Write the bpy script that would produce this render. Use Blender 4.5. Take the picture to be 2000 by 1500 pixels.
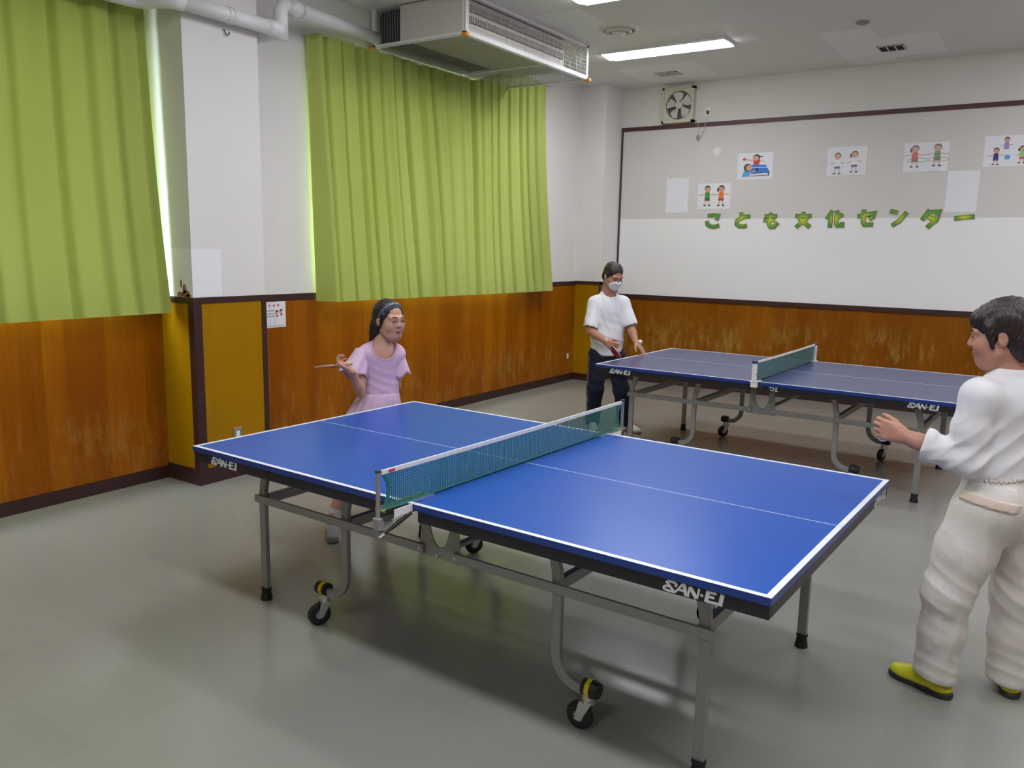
import bpy, math, random
import numpy as np
from mathutils import Vector, Matrix, Euler

for o in list(bpy.data.objects):
    bpy.data.objects.remove(o, do_unlink=True)
SC = bpy.context.scene
COL = SC.collection
random.seed(7)

# ------------------------------------------------------------------ camera
YAW, PITCH, ROLL = -0.5868, -0.1645, 0.0196
FPX = 1596.43
CAM = Vector((5.3079, -9.8807, 1.7052))
fw = Vector((math.sin(YAW) * math.cos(PITCH), math.cos(YAW) * math.cos(PITCH), math.sin(PITCH)))
rt = Vector((math.cos(YAW), -math.sin(YAW), 0.0))
up = rt.cross(fw)
r2 = rt * math.cos(ROLL) + up * math.sin(ROLL)
u2 = -rt * math.sin(ROLL) + up * math.cos(ROLL)
cd = bpy.data.cameras.new('camera')
cam = bpy.data.objects.new('camera', cd)
COL.objects.link(cam)
cam.matrix_world = Matrix(((r2.x, u2.x, -fw.x, CAM.x), (r2.y, u2.y, -fw.y, CAM.y), (r2.z, u2.z, -fw.z, CAM.z), (0, 0, 0, 1)))
cd.sensor_width = 36.0
cd.lens = FPX / 2000.0 * 36.0
cd.clip_start = 0.05
SC.camera = cam

# ------------------------------------------------------------------ world, exposure
world = bpy.data.worlds.new('daylight')
SC.world = world
world.use_nodes = True
wb = world.node_tree.nodes['Background']
wb.inputs['Color'].default_value = (0.86, 0.94, 1.0, 1)
wb.inputs['Strength'].default_value = 22.0
SC.view_settings.view_transform = 'Standard'
SC.view_settings.look = 'None'
SC.view_settings.gamma = 1.0
SC.view_settings.use_curve_mapping = False
SC.view_settings.exposure = 0.0
SC.cycles.use_denoising = True
SC.cycles.max_bounces = 10
SC.cycles.diffuse_bounces = 6
SC.cycles.sample_clamp_indirect = 8.0
LAMP = 29.0          # emission of the ceiling lamps' diffusers

# ------------------------------------------------------------------ materials
def lin(c):
    c = c / 255.0
    return c / 12.92 if c <= 0.04045 else ((c + 0.055) / 1.055) ** 2.4

def rgb(r, g, b, k=1.0):
    return (lin(r) * k, lin(g) * k, lin(b) * k, 1.0)

def new_mat(name):
    m = bpy.data.materials.new(name)
    m.use_nodes = True
    nt = m.node_tree
    return m, nt, nt.nodes['Principled BSDF'], nt.nodes['Material Output']

def pos_node(nt):
    return nt.nodes.new('ShaderNodeNewGeometry').outputs['Position']

def math_n(nt, op, a, b=None, c=None):
    n = nt.nodes.new('ShaderNodeMath'); n.operation = op
    for i, x in enumerate((a, b, c)):
        if x is None: continue
        if isinstance(x, (int, float)): n.inputs[i].default_value = x
        else: nt.links.new(x, n.inputs[i])
    return n.outputs[0]

def mixc(nt, fac, a, b):
    n = nt.nodes.new('ShaderNodeMix'); n.data_type = 'RGBA'
    for i, x in ((0, fac), (6, a), (7, b)):
        if isinstance(x, (int, float)): n.inputs[i].default_value = x
        elif isinstance(x, tuple): n.inputs[i].default_value = x
        else: nt.links.new(x, n.inputs[i])
    return n.outputs[2]

def noise(nt, vec, scale, detail=2.0, rough=0.5):
    n = nt.nodes.new('ShaderNodeTexNoise'); n.inputs['Scale'].default_value = scale
    n.inputs['Detail'].default_value = detail; n.inputs['Roughness'].default_value = rough
    if vec is not None: nt.links.new(vec, n.inputs['Vector'])
    return n.outputs['Fac']

def ramp(nt, fac, lo, hi):
    n = nt.nodes.new('ShaderNodeMapRange'); n.inputs['From Min'].default_value = lo; n.inputs['From Max'].default_value = hi
    nt.links.new(fac, n.inputs['Value'])
    return n.outputs['Result']

def vmul(nt, vec, s):
    n = nt.nodes.new('ShaderNodeVectorMath'); n.operation = 'MULTIPLY'
    nt.links.new(vec, n.inputs[0]); n.inputs[1].default_value = s
    return n.outputs[0]

def bump(nt, bs, h, strength, dist=0.002):
    n = nt.nodes.new('ShaderNodeBump'); n.inputs['Strength'].default_value = strength; n.inputs['Distance'].default_value = dist
    nt.links.new(h, n.inputs['Height']); nt.links.new(n.outputs[0], bs.inputs['Normal'])

def plain(name, col, rough=0.5, metal=0.0, var=0.06, scale=30.0, spec=None, bmp=0.0):
    m, nt, b, o = new_mat(name)
    p = nt.nodes.new('ShaderNodeTexCoord').outputs['Object']
    f = noise(nt, p, scale, 2)
    lo = tuple(max(0, c * (1 - var)) for c in col[:3]) + (1,)
    hi = tuple(min(1, c * (1 + var)) for c in col[:3]) + (1,)
    nt.links.new(mixc(nt, f, lo, hi), b.inputs['Base Color'])
    b.inputs['Roughness'].default_value = rough
    b.inputs['Metallic'].default_value = metal
    if spec is not None: b.inputs['Specular IOR Level'].default_value = spec
    if bmp: bump(nt, b, noise(nt, p, scale * 6, 2), bmp)
    return m

def wood(name, ca, cb, scuff=0.0, rough=0.32, zlo=0.3, zhi=0.9):
    m, nt, b, o = new_mat(name)
    p = pos_node(nt)
    sx = nt.nodes.new('ShaderNodeSeparateXYZ'); nt.links.new(p, sx.inputs[0])
    s = math_n(nt, 'ADD', sx.outputs[0], sx.outputs[1])
    pl = math_n(nt, 'FLOOR', math_n(nt, 'DIVIDE', s, 0.137))
    wn = nt.nodes.new('ShaderNodeTexWhiteNoise'); wn.noise_dimensions = '1D'; nt.links.new(pl, wn.inputs['W'])
    g = noise(nt, vmul(nt, p, (38, 38, 1.6)), 1.0, 4, 0.6)
    big = noise(nt, vmul(nt, p, (1.4, 1.4, 0.7)), 1.0, 3, 0.6)
    f = math_n(nt, 'ADD', math_n(nt, 'MULTIPLY', wn.outputs['Value'], 0.30), math_n(nt, 'MULTIPLY', g, 0.50))
    f = math_n(nt, 'ADD', f, math_n(nt, 'MULTIPLY', math_n(nt, 'SUBTRACT', big, 0.5), 0.9))
    c = mixc(nt, ramp(nt, f, 0.2, 0.85), ca, cb)
    if scuff > 0:
        n1 = noise(nt, vmul(nt, p, (13, 13, 4.0)), 1.0, 6, 0.75)
        n2 = noise(nt, vmul(nt, p, (1.7, 1.7, 1.1)), 1.0, 2, 0.5)
        band = math_n(nt, 'MULTIPLY', ramp(nt, sx.outputs[2], zlo - 0.25, zlo + 0.1), ramp(nt, sx.outputs[2], zhi + 0.12, zhi - 0.12))
        k = math_n(nt, 'MULTIPLY', ramp(nt, math_n(nt, 'ADD', n1, math_n(nt, 'MULTIPLY', n2, 0.35)), 0.66, 0.86), band)
        c = mixc(nt, math_n(nt, 'MULTIPLY', k, scuff), c, (0.42, 0.27, 0.07, 1))
    nt.links.new(c, b.inputs['Base Color'])
    b.inputs['Roughness'].default_value = rough
    b.inputs['Specular IOR Level'].default_value = 0.16
    bump(nt, b, f, 0.05)
    return m

def wallpaper(name, col, var=0.05, stain=0.0):
    m, nt, b, o = new_mat(name)
    p = pos_node(nt)
    n1 = noise(nt, vmul(nt, p, (0.7, 0.7, 0.5)), 1.0, 4, 0.6)
    n2 = noise(nt, p, 240, 2)
    lo = tuple(c * (1 - var) for c in col[:3]) + (1,)
    c = mixc(nt, ramp(nt, n1, 0.3, 0.7), lo, col)
    if stain:
        n3 = noise(nt, vmul(nt, p, (2.2, 2.2, 1.2)), 1.0, 5, 0.65)
        c = mixc(nt, math_n(nt, 'MULTIPLY', ramp(nt, n3, 0.62, 0.8), stain), c, (0.42, 0.38, 0.30, 1))
    nt.links.new(c, b.inputs['Base Color'])
    b.inputs['Roughness'].default_value = 0.65
    b.inputs['Specular IOR Level'].default_value = 0.25
    bump(nt, b, n2, 0.12, 0.001)
    return m

def floor_mat():
    m, nt, b, o = new_mat('vinyl_floor')
    p = pos_node(nt)
    br = nt.nodes.new('ShaderNodeTexBrick')
    br.offset = 0.0; br.inputs['Scale'].default_value = 1.0
    br.inputs['Brick Width'].default_value = 0.45; br.inputs['Row Height'].default_value = 0.45
    br.inputs['Mortar Size'].default_value = 0.0012; br.inputs['Bias'].default_value = 0.0
    br.inputs['Color1'].default_value = (0.250, 0.252, 0.222, 1); br.inputs['Color2'].default_value = (0.264, 0.265, 0.235, 1)
    br.inputs['Mortar'].default_value = (0.225, 0.227, 0.198, 1)
    nt.links.new(p, br.inputs['Vector'])
    n1 = noise(nt, vmul(nt, p, (2.2, 3.0, 2)), 1.0, 5, 0.6)
    n2 = noise(nt, vmul(nt, p, (26, 70, 30)), 1.0, 2, 0.5)
    c = mixc(nt, math_n(nt, 'MULTIPLY', ramp(nt, n1, 0.4, 0.7), 0.25), br.outputs['Color'], (0.29, 0.292, 0.258, 1))
    c = mixc(nt, math_n(nt, 'MULTIPLY', ramp(nt, n2, 0.60, 0.72), 0.22), c, (0.20, 0.202, 0.172, 1))
    nt.links.new(c, b.inputs['Base Color'])
    nt.links.new(math_n(nt, 'ADD', math_n(nt, 'MULTIPLY', n1, 0.10), 0.15), b.inputs['Roughness'])
    b.inputs['Specular IOR Level'].default_value = 0.5
    n3 = noise(nt, vmul(nt, p, (30, 30, 30)), 1.0, 2, 0.6)
    bump(nt, b, n3, 0.05, 0.004)
    return m

def curtain_mat():
    m, nt, b, o = new_mat('lime_curtain_cloth')
    p = pos_node(nt)
    w = noise(nt, vmul(nt, p, (300, 300, 300)), 1.0, 2)
    big = noise(nt, vmul(nt, p, (1.2, 1.2, 0.5)), 1.0, 2)
    c = mixc(nt, ramp(nt, big, 0.3, 0.7), (0.35, 0.42, 0.085, 1), (0.42, 0.49, 0.125, 1))
    nt.links.new(c, b.inputs['Base Color'])
    b.inputs['Roughness'].default_value = 0.8
    b.inputs['Specular IOR Level'].default_value = 0.15
    b.inputs['Sheen Weight'].default_value = 0.15
    bump(nt, b, w, 0.08, 0.001)
    t = nt.nodes.new('ShaderNodeBsdfTranslucent'); t.inputs['Color'].default_value = (0.44, 0.52, 0.08, 1)
    mx = nt.nodes.new('ShaderNodeMixShader'); mx.inputs[0].default_value = 0.010
    nt.links.new(b.outputs[0], mx.inputs[1]); nt.links.new(t.outputs[0], mx.inputs[2]); nt.links.new(mx.outputs[0], o.inputs[0])
    return m

def emit_mat(name, col, s):
    m, nt, b, o = new_mat(name)
    b.inputs['Base Color'].default_value = (0.8, 0.8, 0.8, 1)
    b.inputs['Emission Color'].default_value = col
    b.inputs['Emission Strength'].default_value = s
    return m

def glass_mat():
    m, nt, b, o = new_mat('window_glass')
    b.inputs['Base Color'].default_value = (0.02, 0.02, 0.02, 1)
    b.inputs['Roughness'].default_value = 0.03
    t = nt.nodes.new('ShaderNodeBsdfTransparent'); t.inputs['Color'].default_value = (0.93, 0.96, 0.95, 1)
    mx = nt.nodes.new('ShaderNodeMixShader'); mx.inputs[0].default_value = 0.08
    nt.links.new(t.outputs[0], mx.inputs[1]); nt.links.new(b.outputs[0], mx.inputs[2]); nt.links.new(mx.outputs[0], o.inputs[0])
    return m

def cloth(name, col, var=0.05, wr=0.5, scale=14.0, rough=0.85):
    m, nt, b, o = new_mat(name)
    p = nt.nodes.new('ShaderNodeTexCoord').outputs['Object']
    f = noise(nt, p, 5.0, 3)
    lo = tuple(c * (1 - var) for c in col[:3]) + (1,)
    nt.links.new(mixc(nt, f, lo, col), b.inputs['Base Color'])
    b.inputs['Roughness'].default_value = rough
    b.inputs['Specular IOR Level'].default_value = 0.2
    b.inputs['Sheen Weight'].default_value = 0.1
    bump(nt, b, noise(nt, vmul(nt, p, (1.0, 1.0, 0.7)), scale, 3, 0.55), wr, 0.02)
    return m

def skin(name, col):
    m, nt, b, o = new_mat(name)
    p = nt.nodes.new('ShaderNodeTexCoord').outputs['Object']
    f = noise(nt, p, 22.0, 3)
    red = (min(1, col[0] * 1.02), col[1] * 0.84, col[2] * 0.8, 1)
    nt.links.new(mixc(nt, math_n(nt, 'MULTIPLY', f, 0.6), col, red), b.inputs['Base Color'])
    b.inputs['Roughness'].default_value = 0.5
    b.inputs['Subsurface Weight'].default_value = 0.12
    b.inputs['Subsurface Radius'].default_value = (0.012, 0.005, 0.003)
    b.inputs['Subsurface Scale'].default_value = 0.6
    return m

def hair_mat(name, col):
    m, nt, b, o = new_mat(name)
    p = nt.nodes.new('ShaderNodeTexCoord').outputs['Object']
    f = noise(nt, vmul(nt, p, (90, 90, 9)), 1.0, 4, 0.7)
    nt.links.new(mixc(nt, f, tuple(c * 0.5 for c in col[:3]) + (1,), tuple(c * 1.6 for c in col[:3]) + (1,)), b.inputs['Base Color'])
    b.inputs['Roughness'].default_value = 0.42
    bump(nt, b, f, 0.6, 0.006)
    return m

M = {}
M['wall'] = wallpaper('off_white_wallpaper', (0.76, 0.745, 0.73, 1), 0.05, 0.12)
M['wallupper'] = wallpaper('beige_white_wallpaper', (0.74, 0.71, 0.68, 1), 0.06, 0.25)
M['panelgrey'] = wallpaper('warm_grey_wallpaper', (0.66, 0.64, 0.625, 1), 0.06, 0.10)
M['panelwhite'] = wallpaper('white_panel', (0.84, 0.835, 0.85, 1), 0.03)
M['ceiling'] = wallpaper('ceiling_board', (0.76, 0.75, 0.74, 1), 0.05)
M['ceilpatch'] = wallpaper('new_ceiling_board', (0.82, 0.82, 0.82, 1), 0.02)
M['wood'] = wood('orange_wood_panelling', (0.22, 0.058, 0.001, 1), (0.37, 0.118, 0.003, 1), 0.35, zlo=0.1, zhi=0.55)
M['woodback'] = wood('scuffed_wood_panelling', (0.20, 0.060, 0.002, 1), (0.31, 0.110, 0.005, 1), 0.60, zlo=0.45, zhi=0.85)
M['woodyellow'] = wood('yellow_wood_panelling', (0.31, 0.150, 0.001, 1), (0.42, 0.210, 0.003, 1), 0.0)
M['trim'] = plain('dark_brown_trim', (0.040, 0.014, 0.013, 1), 0.4, var=0.2)
M['trimred'] = plain('maroon_trim', (0.075, 0.026, 0.028, 1), 0.5, var=0.15)
M['floor'] = floor_mat()
M['curtain'] = curtain_mat()
M['lamp'] = emit_mat('fluorescent_diffuser', (0.945, 0.945, 1.0, 1), LAMP)
M['white'] = plain('white_enamel', (0.78, 0.78, 0.79, 1), 0.4)
M['offwhite'] = plain('aged_white_plastic', (0.62, 0.60, 0.55, 1), 0.45)
M['cream'] = plain('cream_plastic', (0.60, 0.57, 0.46, 1), 0.45)
M['grey'] = plain('grey_metal', (0.30, 0.30, 0.295, 1), 0.45, 0.3)
M['darkgrey'] = plain('dark_grey', (0.05, 0.05, 0.052, 1), 0.6)
M['black'] = plain('black_rubber', (0.012, 0.012, 0.013, 1), 0.55)
M['steel'] = plain('brushed_steel', (0.62, 0.62, 0.62, 1), 0.28, 1.0, 0.05)
M['chrome'] = plain('chrome', (0.85, 0.85, 0.86, 1), 0.12, 1.0, 0.02)
M['alu'] = plain('aluminium_frame', (0.35, 0.35, 0.35, 1), 0.4, 0.8)
M['glass'] = glass_mat()
M['orange'] = plain('orange_corner_cap', (0.75, 0.32, 0.02, 1), 0.4)
M['legs'] = plain('silver_grey_leg_paint', (0.30, 0.305, 0.30, 1), 0.38, 0.35, 0.05)
M['blue'] = plain('blue_table_paint', (0.010, 0.078, 0.38, 1), 0.30, 0, 0.03, 8.0, spec=0.28)
M['navy'] = plain('navy_table_paint', (0.040, 0.056, 0.155, 1), 0.27, 0, 0.04, 8.0)
M['blueedge'] = plain('dark_blue_table_edge', (0.014, 0.045, 0.24, 1), 0.32, 0, 0.05)
M['line'] = plain('white_line_paint', (0.74, 0.78, 0.84, 1), 0.35)
M['apron'] = plain('black_table_apron', (0.014, 0.014, 0.020, 1), 0.38, 0, 0.1)
M['logo'] = plain('white_print', (0.62, 0.64, 0.65, 1), 0.5)
M['netgreen'] = plain('green_net_cord', (0.012, 0.15, 0.13, 1), 0.8)
M['tape'] = plain('white_net_tape', (0.74, 0.74, 0.72, 1), 0.7)
M['yellow'] = plain('yellow_brake_button', (0.62, 0.52, 0.01, 1), 0.4)
M['paper'] = plain('white_paper', (0.76, 0.77, 0.82, 1), 0.45)
M['redrubber'] = plain('red_rubber', (0.30, 0.020, 0.026, 1), 0.5)
M['blade'] = plain('pale_blade_wood', (0.62, 0.44, 0.26, 1), 0.5)
M['rubberpink'] = plain('salmon_rubber', (0.42, 0.10, 0.085, 1), 0.5)
M['ball'] = plain('white_ball', (0.78, 0.76, 0.68, 1), 0.4)
PAINT = {}
def ink(r, g, b):
    k = (r, g, b)
    if k not in PAINT: PAINT[k] = plain('print_%d_%d_%d' % k, rgb(r, g, b), 0.5, var=0.03)
    return PAINT[k]

# ------------------------------------------------------------------ mesh helpers
class MB:
    def __init__(s): s.v = []; s.f = []; s.m = []; s.cm = 0
    def add(s, vs, fs, mat=None):
        n = len(s.v); s.v += [tuple(p) for p in vs]
        for f in fs: s.f.append(tuple(i + n for i in f)); s.m.append(s.cm if mat is None else mat)
        return s
    def box(s, x0, x1, y0, y1, z0, z1, mat=None):
        vs = [(x, y, z) for z in (z0, z1) for y in (y0, y1) for x in (x0, x1)]
        return s.add(vs, [(0, 2, 3, 1), (4, 5, 7, 6), (0, 1, 5, 4), (2, 6, 7, 3), (0, 4, 6, 2), (1, 3, 7, 5)], mat)
    def tube(s, pts, r, n=10, mat=None, caps=True):
        pts = [Vector(p) for p in pts]; m = len(pts)
        rs = list(r) if hasattr(r, '__len__') else [r] * m
        vs = []; prev = None
        for i, p in enumerate(pts):
            t = ((pts[min(i + 1, m - 1)] - pts[max(i - 1, 0)])).normalized()
            if prev is None:
                a = Vector((0, 0, 1)) if abs(t.z) < 0.9 else Vector((1, 0, 0))
                u = t.cross(a).normalized()
            else:
                u = (prev - t * prev.dot(t)).normalized()
            prev = u; w = t.cross(u)
            for k in range(n):
                a = 2 * math.pi * k / n
                vs.append(p + (u * math.cos(a) + w * math.sin(a)) * rs[i])
        fs = []
        for i in range(m - 1):
            for k in range(n):
                a = i * n + k; b = i * n + (k + 1) % n
                fs.append((a, b, b + n, a + n))
        if caps: fs += [tuple(range(n - 1, -1, -1)), tuple(range((m - 1) * n, m * n))]
        return s.add(vs, fs, mat)
    def bar(s, pts, w, h, side=(0, 1, 0), mat=None):
        """rectangular section swept along pts; w along 'side', h across"""
        pts = [Vector(p) for p in pts]; m = len(pts); sd = Vector(side).normalized(); vs = []
        for i, p in enumerate(pts):
            t = (pts[min(i + 1, m - 1)] - pts[max(i - 1, 0)]).normalized()
            q = t.cross(sd).normalized()
            for a, b in ((-1, -1), (1, -1), (1, 1), (-1, 1)):
                vs.append(p + sd * (a * w / 2) + q * (b * h / 2))
        fs = []
        for i in range(m - 1):
            for k in range(4):
                a = i * 4 + k; b = i * 4 + (k + 1) % 4
                fs.append((a, b, b + 4, a + 4))
        fs += [(3, 2, 1, 0), tuple(range((m - 1) * 4, m * 4))]
        return s.add(vs, fs, mat)
    def cyl(s, a, b, r, n=16, r2=None, mat=None):
        return s.tube([a, b], [r, r if r2 is None else r2], n, mat)
    def sphere(s, c, r, nu=16, nv=10, sc=(1, 1, 1), mat=None, rot=None):
        vs = []; R = rot or Matrix.Identity(3)
        for j in range(nv + 1):
            t = math.pi * j / nv
            for i in range(nu):
                p = 2 * math.pi * i / nu
                q = R @ Vector((math.sin(t) * math.cos(p) * r * sc[0], math.sin(t) * math.sin(p) * r * sc[1], math.cos(t) * r * sc[2]))
                vs.append((c[0] + q.x, c[1] + q.y, c[2] + q.z))
        fs = []
        for j in range(nv):
            for i in range(nu):
                a = j * nu + i; b = j * nu + (i + 1) % nu
                fs.append((a, a + nu, b + nu, b))
        return s.add(vs, fs, mat)
    def prism(s, poly, fr, d0, d1, mat=None):
        """2-D polygon extruded from depth d0 to d1; fr(u, v, d) -> 3-D point"""
        n = len(poly)
        vs = [fr(u, v, d0) for u, v in poly] + [fr(u, v, d1) for u, v in poly]
        fs = [tuple(range(n))[::-1], tuple(range(n, 2 * n))] + [(i, (i + 1) % n, n + (i + 1) % n, n + i) for i in range(n)]
        return s.add(vs, fs, mat)
    def stroke(s, pts, w, fr, d0, d1, mat=None, cap=0.0):
        """flat band of width w along 2-D pts with mitred corners"""
        P = [Vector((p[0], p[1])) for p in pts]; n = len(P)
        if cap:
            P[0] = P[0] - (P[1] - P[0]).normalized() * cap; P[-1] = P[-1] + (P[-1] - P[-2]).normalized() * cap
        L = []; Rr = []
        for i in range(n):
            a = (P[i] - P[i - 1]).normalized() if i > 0 else None
            b = (P[i + 1] - P[i]).normalized() if i < n - 1 else None
            t = a if b is None else (b if a is None else (a + b))
            if t.length < 1e-6: t = a
            t = t.normalized(); q = Vector((-t.y, t.x))
            k = 1.0
            if a is not None and b is not None:
                k = 1.0 / max(0.5, abs(q.dot(Vector((-a.y, a.x)))))
            L.append(P[i] + q * (w / 2 * k)); Rr.append(P[i] - q * (w / 2 * k))
        for i in range(n - 1):
            s.prism([L[i], Rr[i], Rr[i + 1], L[i + 1]], fr, d0, d1, mat)
        return s
    def disc(s, c, r, fr, d0, d1, n=20, mat=None, ry=None):
        ry = r if ry is None else ry
        return s.prism([(c[0] + r * math.cos(2 * math.pi * k / n), c[1] + ry * math.sin(2 * math.pi * k / n)) for k in range(n)], fr, d0, d1, mat)
    def mesh(s, name, mats, smooth=False):
        me = bpy.data.meshes.new(name)
        me.from_pydata(s.v, [], s.f)
        for m in (mats if isinstance(mats, (list, tuple)) else [mats]): me.materials.append(m)
        me.polygons.foreach_set('material_index', s.m)
        if smooth: me.polygons.foreach_set('use_smooth', [True] * len(s.f))
        me.update()
        return me

def origin_of(o):
    v = Vector((0, 0, 0))
    while o is not None: v += o.location; o = o.parent
    return v

def tag(o, label=None, cat=None, group=None, kind=None):
    if label: o['label'] = label
    if cat: o['category'] = cat
    if group: o['group'] = group
    if kind: o['kind'] = kind
    return o

def thing(name, label, cat, loc=(0, 0, 0), group=None, rz=0.0):
    o = bpy.data.objects.new(name, None); o.empty_display_size = 0.1
    COL.objects.link(o); o.location = loc; o.rotation_euler = (0, 0, rz)
    return tag(o, label, cat, group)

def obj(name, mb, mats, parent=None, smooth=False, local=False, bevel=0.0, sub=0):
    """mb in world coordinates (or the parent's own when local)"""
    if parent is not None and not local:
        d = origin_of(parent); mb.v = [(x - d.x, y - d.y, z - d.z) for x, y, z in mb.v]
    o = bpy.data.objects.new(name, mb.mesh(name, mats, smooth)); COL.objects.link(o)
    if parent is not None: o.parent = parent
    if bevel:
        b = o.modifiers.new('bevel', 'BEVEL'); b.width = bevel; b.segments = 2; b.limit_method = 'ANGLE'
    if sub:
        b = o.modifiers.new('sub', 'SUBSURF'); b.levels = sub; b.render_levels = sub
    return o

def struct(name, mb, mats, parent=None, **k):
    o = obj(name, mb, mats, parent, **k)
    if parent is None: o['kind'] = 'structure'
    return o
def _box(*a): return MB().box(*a)
def face_back(x, y0=0.0):          # drawing frame on the back wall: u -> +x, v -> +z, depth towards -y
    return lambda u, v, d: (x + u, y0 - d, v)
# ================================================================== the room
CZ = 3.74                      # ceiling height
XR, YF = 9.2, -12.8            # right wall, wall behind the camera
struct('floor', _box(-0.2, XR + 0.2, YF - 0.2, 0.2, -0.12, 0.0), M['floor'])
ceil = struct('ceiling', _box(-0.2, XR + 0.2, YF - 0.2, 0.2, CZ, CZ + 0.15), M['ceiling'])

# ---- left wall with two window openings
WZ0, WZ1 = 1.30, 3.02
W1 = (-12.2, -6.72); W2 = (-4.960, -1.72)
mb = MB()
T = -0.16
for y0, y1, z0, z1 in ((YF, 0.0, 0.0, WZ0), (YF, 0.0, WZ1, CZ), (YF, W1[0], WZ0, WZ1), (W1[1], W2[0], WZ0, WZ1), (W2[1], 0.0, WZ0, WZ1)):
    mb.box(T, 0.0, y0, y1, z0, z1)
wl = struct('wall_left', mb, M['wall'])
struct('wainscot', _box(0.0, 0.006, YF, -6.42, 0.0, 1.245), M['wood'], wl)
struct('wainscot', _box(0.0, 0.006, -5.81, -0.459, 0.0, 1.245), M['wood'], wl)
struct('sill_trim', _box(0.0, 0.010, YF, -6.425, 1.243, 1.299), M['trim'], wl, bevel=0.003)
struct('sill_trim', _box(0.0, 0.010, -5.815, -0.459, 1.243, 1.299), M['trim'], wl, bevel=0.003)
struct('baseboard_left', _box(0.0, 0.014, YF, -6.425, 0.0, 0.09).box(0.0, 0.014, -5.815, -0.459, 0.0, 0.09), M['trim'])
for k, (y0, y1) in enumerate((W1, W2)):
    fr = MB()
    fr.box(-0.09, -0.035, y0, y1, WZ0, WZ0 + 0.028).box(-0.09, -0.035, y0, y1, WZ1 - 0.045, WZ1)
    n = 3 if k == 0 else 2
    for i in range(n + 1):
        yy = y0 + (y1 - y0) * i / n
        hw = 0.03 if 0 < i < n else (0.13 if k else 0.045)
        a, b = max(y0, yy - hw), min(y1, yy + hw)
        fr.box(-0.09, -0.035, a, b, WZ0 + 0.028, WZ1 - 0.045)
    w = struct('window_%d' % (k + 1), fr, M['alu'])
    for i in range(n):
        ya = y0 + (y1 - y0) * i / n + 0.03; yb = y0 + (y1 - y0) * (i + 1) / n - 0.03
        struct('pane', _box(-0.064, -0.060, ya, yb, WZ0 + 0.028, WZ1 - 0.045), M['glass'], w)

# ---- column in the left wall
CX, CY0, CY1 = 0.376, -6.425, -5.815
col = struct('column', _box(0.0, CX, CY0, CY1, 1.30, CZ), M['wall'])
struct('wainscot', _box(0.0, CX, CY0, CY1, 0.0, 1.30), M['woodyellow'], col)
struct('corner_trim', _box(CX - 0.055, CX + 0.006, CY0 - 0.006, CY0, 0.09, 1.31).box(CX, CX + 0.006, CY0, CY0 + 0.06, 0.09, 1.31), M['trim'], col)
struct('edge_trim', _box(CX, CX + 0.006, CY1 - 0.035, CY1 + 0.006, 0.09, 1.32).box(CX - 0.02, CX, CY1, CY1 + 0.006, 0.09, 1.32), M['trim'], col)
struct('top_trim', _box(CX, CX + 0.008, CY0 - 0.008, CY1 + 0.006, 1.288, 1.328).box(0.0, CX, CY0 - 0.008, CY0, 1.288, 1.328), M['trim'], col)
struct('baseboard_column', _box(0.0, CX + 0.014, CY0 - 0.014, CY0, 0.0, 0.112).box(CX, CX + 0.014, CY0, CY1 + 0.01, 0.0, 0.112).box(0.0, CX + 0.014, CY1, CY1 + 0.01, 0.0, 0.112), M['trim'])
struct('repair_patch', _box(CX, CX + 0.0015, CY0 - 0.0015, -6.19, 1.33, 1.66).box(0.06, CX, CY0 - 0.0015, CY0, 1.33, 1.66), M['panelwhite'], col)
st = MB()
for (u, v, a, b) in ((0.235, 1.345, 0.035, 0.02), (0.30, 1.352, 0.045, 0.026), (0.285, 1.385, 0.022, 0.035), (0.25, 1.42, 0.012, 0.03), (0.33, 1.34, 0.03, 0.012)):
    st.disc((u, v), a, lambda u, v, d: (u, CY0 - 0.0015 - d, v), 0.0, 0.001, 9, ry=b)
struct('peeled_stain', st, plain('rust_brown_stain', (0.30, 0.17, 0.05, 1), 0.8, var=0.5, scale=40), col)

# ---- corner column by the back wall
QY, QX = -0.459, 0.372
cc = struct('column_corner', _box(0.0, QX, QY, 0.0, 1.29, CZ), M['wall'])
struct('wainscot', _box(0.0, QX, QY, 0.0, 0.0, 1.29), M['woodyellow'], cc)
struct('edge_trim', _box(QX - 0.012, QX + 0.006, QY - 0.006, QY + 0.05, 0.09, 1.30).box(QX, QX + 0.006, QY, 0.0, 0.0, 0.09), M['trim'], cc)
struct('top_trim', _box(0.0, QX + 0.006, QY - 0.008, QY, 1.263, 1.303).box(QX, QX + 0.006, QY, 0.0, 1.263, 1.303), M['trim'], cc)
struct('baseboard_corner', _box(0.014, QX + 0.012, QY - 0.012, QY, 0.0, 0.09), M['trim'])

# ---- back wall
wbk = struct('wall_back', _box(-0.16, XR, 0.0, 0.16, 0.0, CZ), M['wallupper'])
struct('upper_panel', _box(0.38, XR, -0.006, 0.0, 2.112, 3.215), M['panelgrey'], wbk)
struct('lower_panel', _box(0.38, XR, -0.008, 0.0, 1.135, 2.112), M['panelwhite'], wbk)
struct('wainscot', _box(0.38, XR, -0.010, 0.0, 0.0, 1.09), M['woodback'], wbk)
struct('trim_1', _box(0.355, XR, -0.020, 0.0, 3.212, 3.260).box(0.378, 0.398, -0.020, 0.0, 1.14, 3.212), M['trimred'])
struct('trim_2', _box(0.378, XR, -0.026, 0.0, 1.087, 1.140), M['trim'])
struct('baseboard_back', _box(0.386, XR, -0.022, 0.0, 0.0, 0.088), M['trim'])
wr_ = struct('wall_right', _box(XR, XR + 0.16, YF, 0.16, 0.0, CZ), M['wallupper'])
struct('wainscot', _box(XR - 0.008, XR, YF, 0.0, 0.0, 1.1), M['woodback'], wr_)
wf_ = struct('wall_front', _box(-0.16, XR, YF - 0.16, YF, 0.0, CZ), M['wallupper'])
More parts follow.
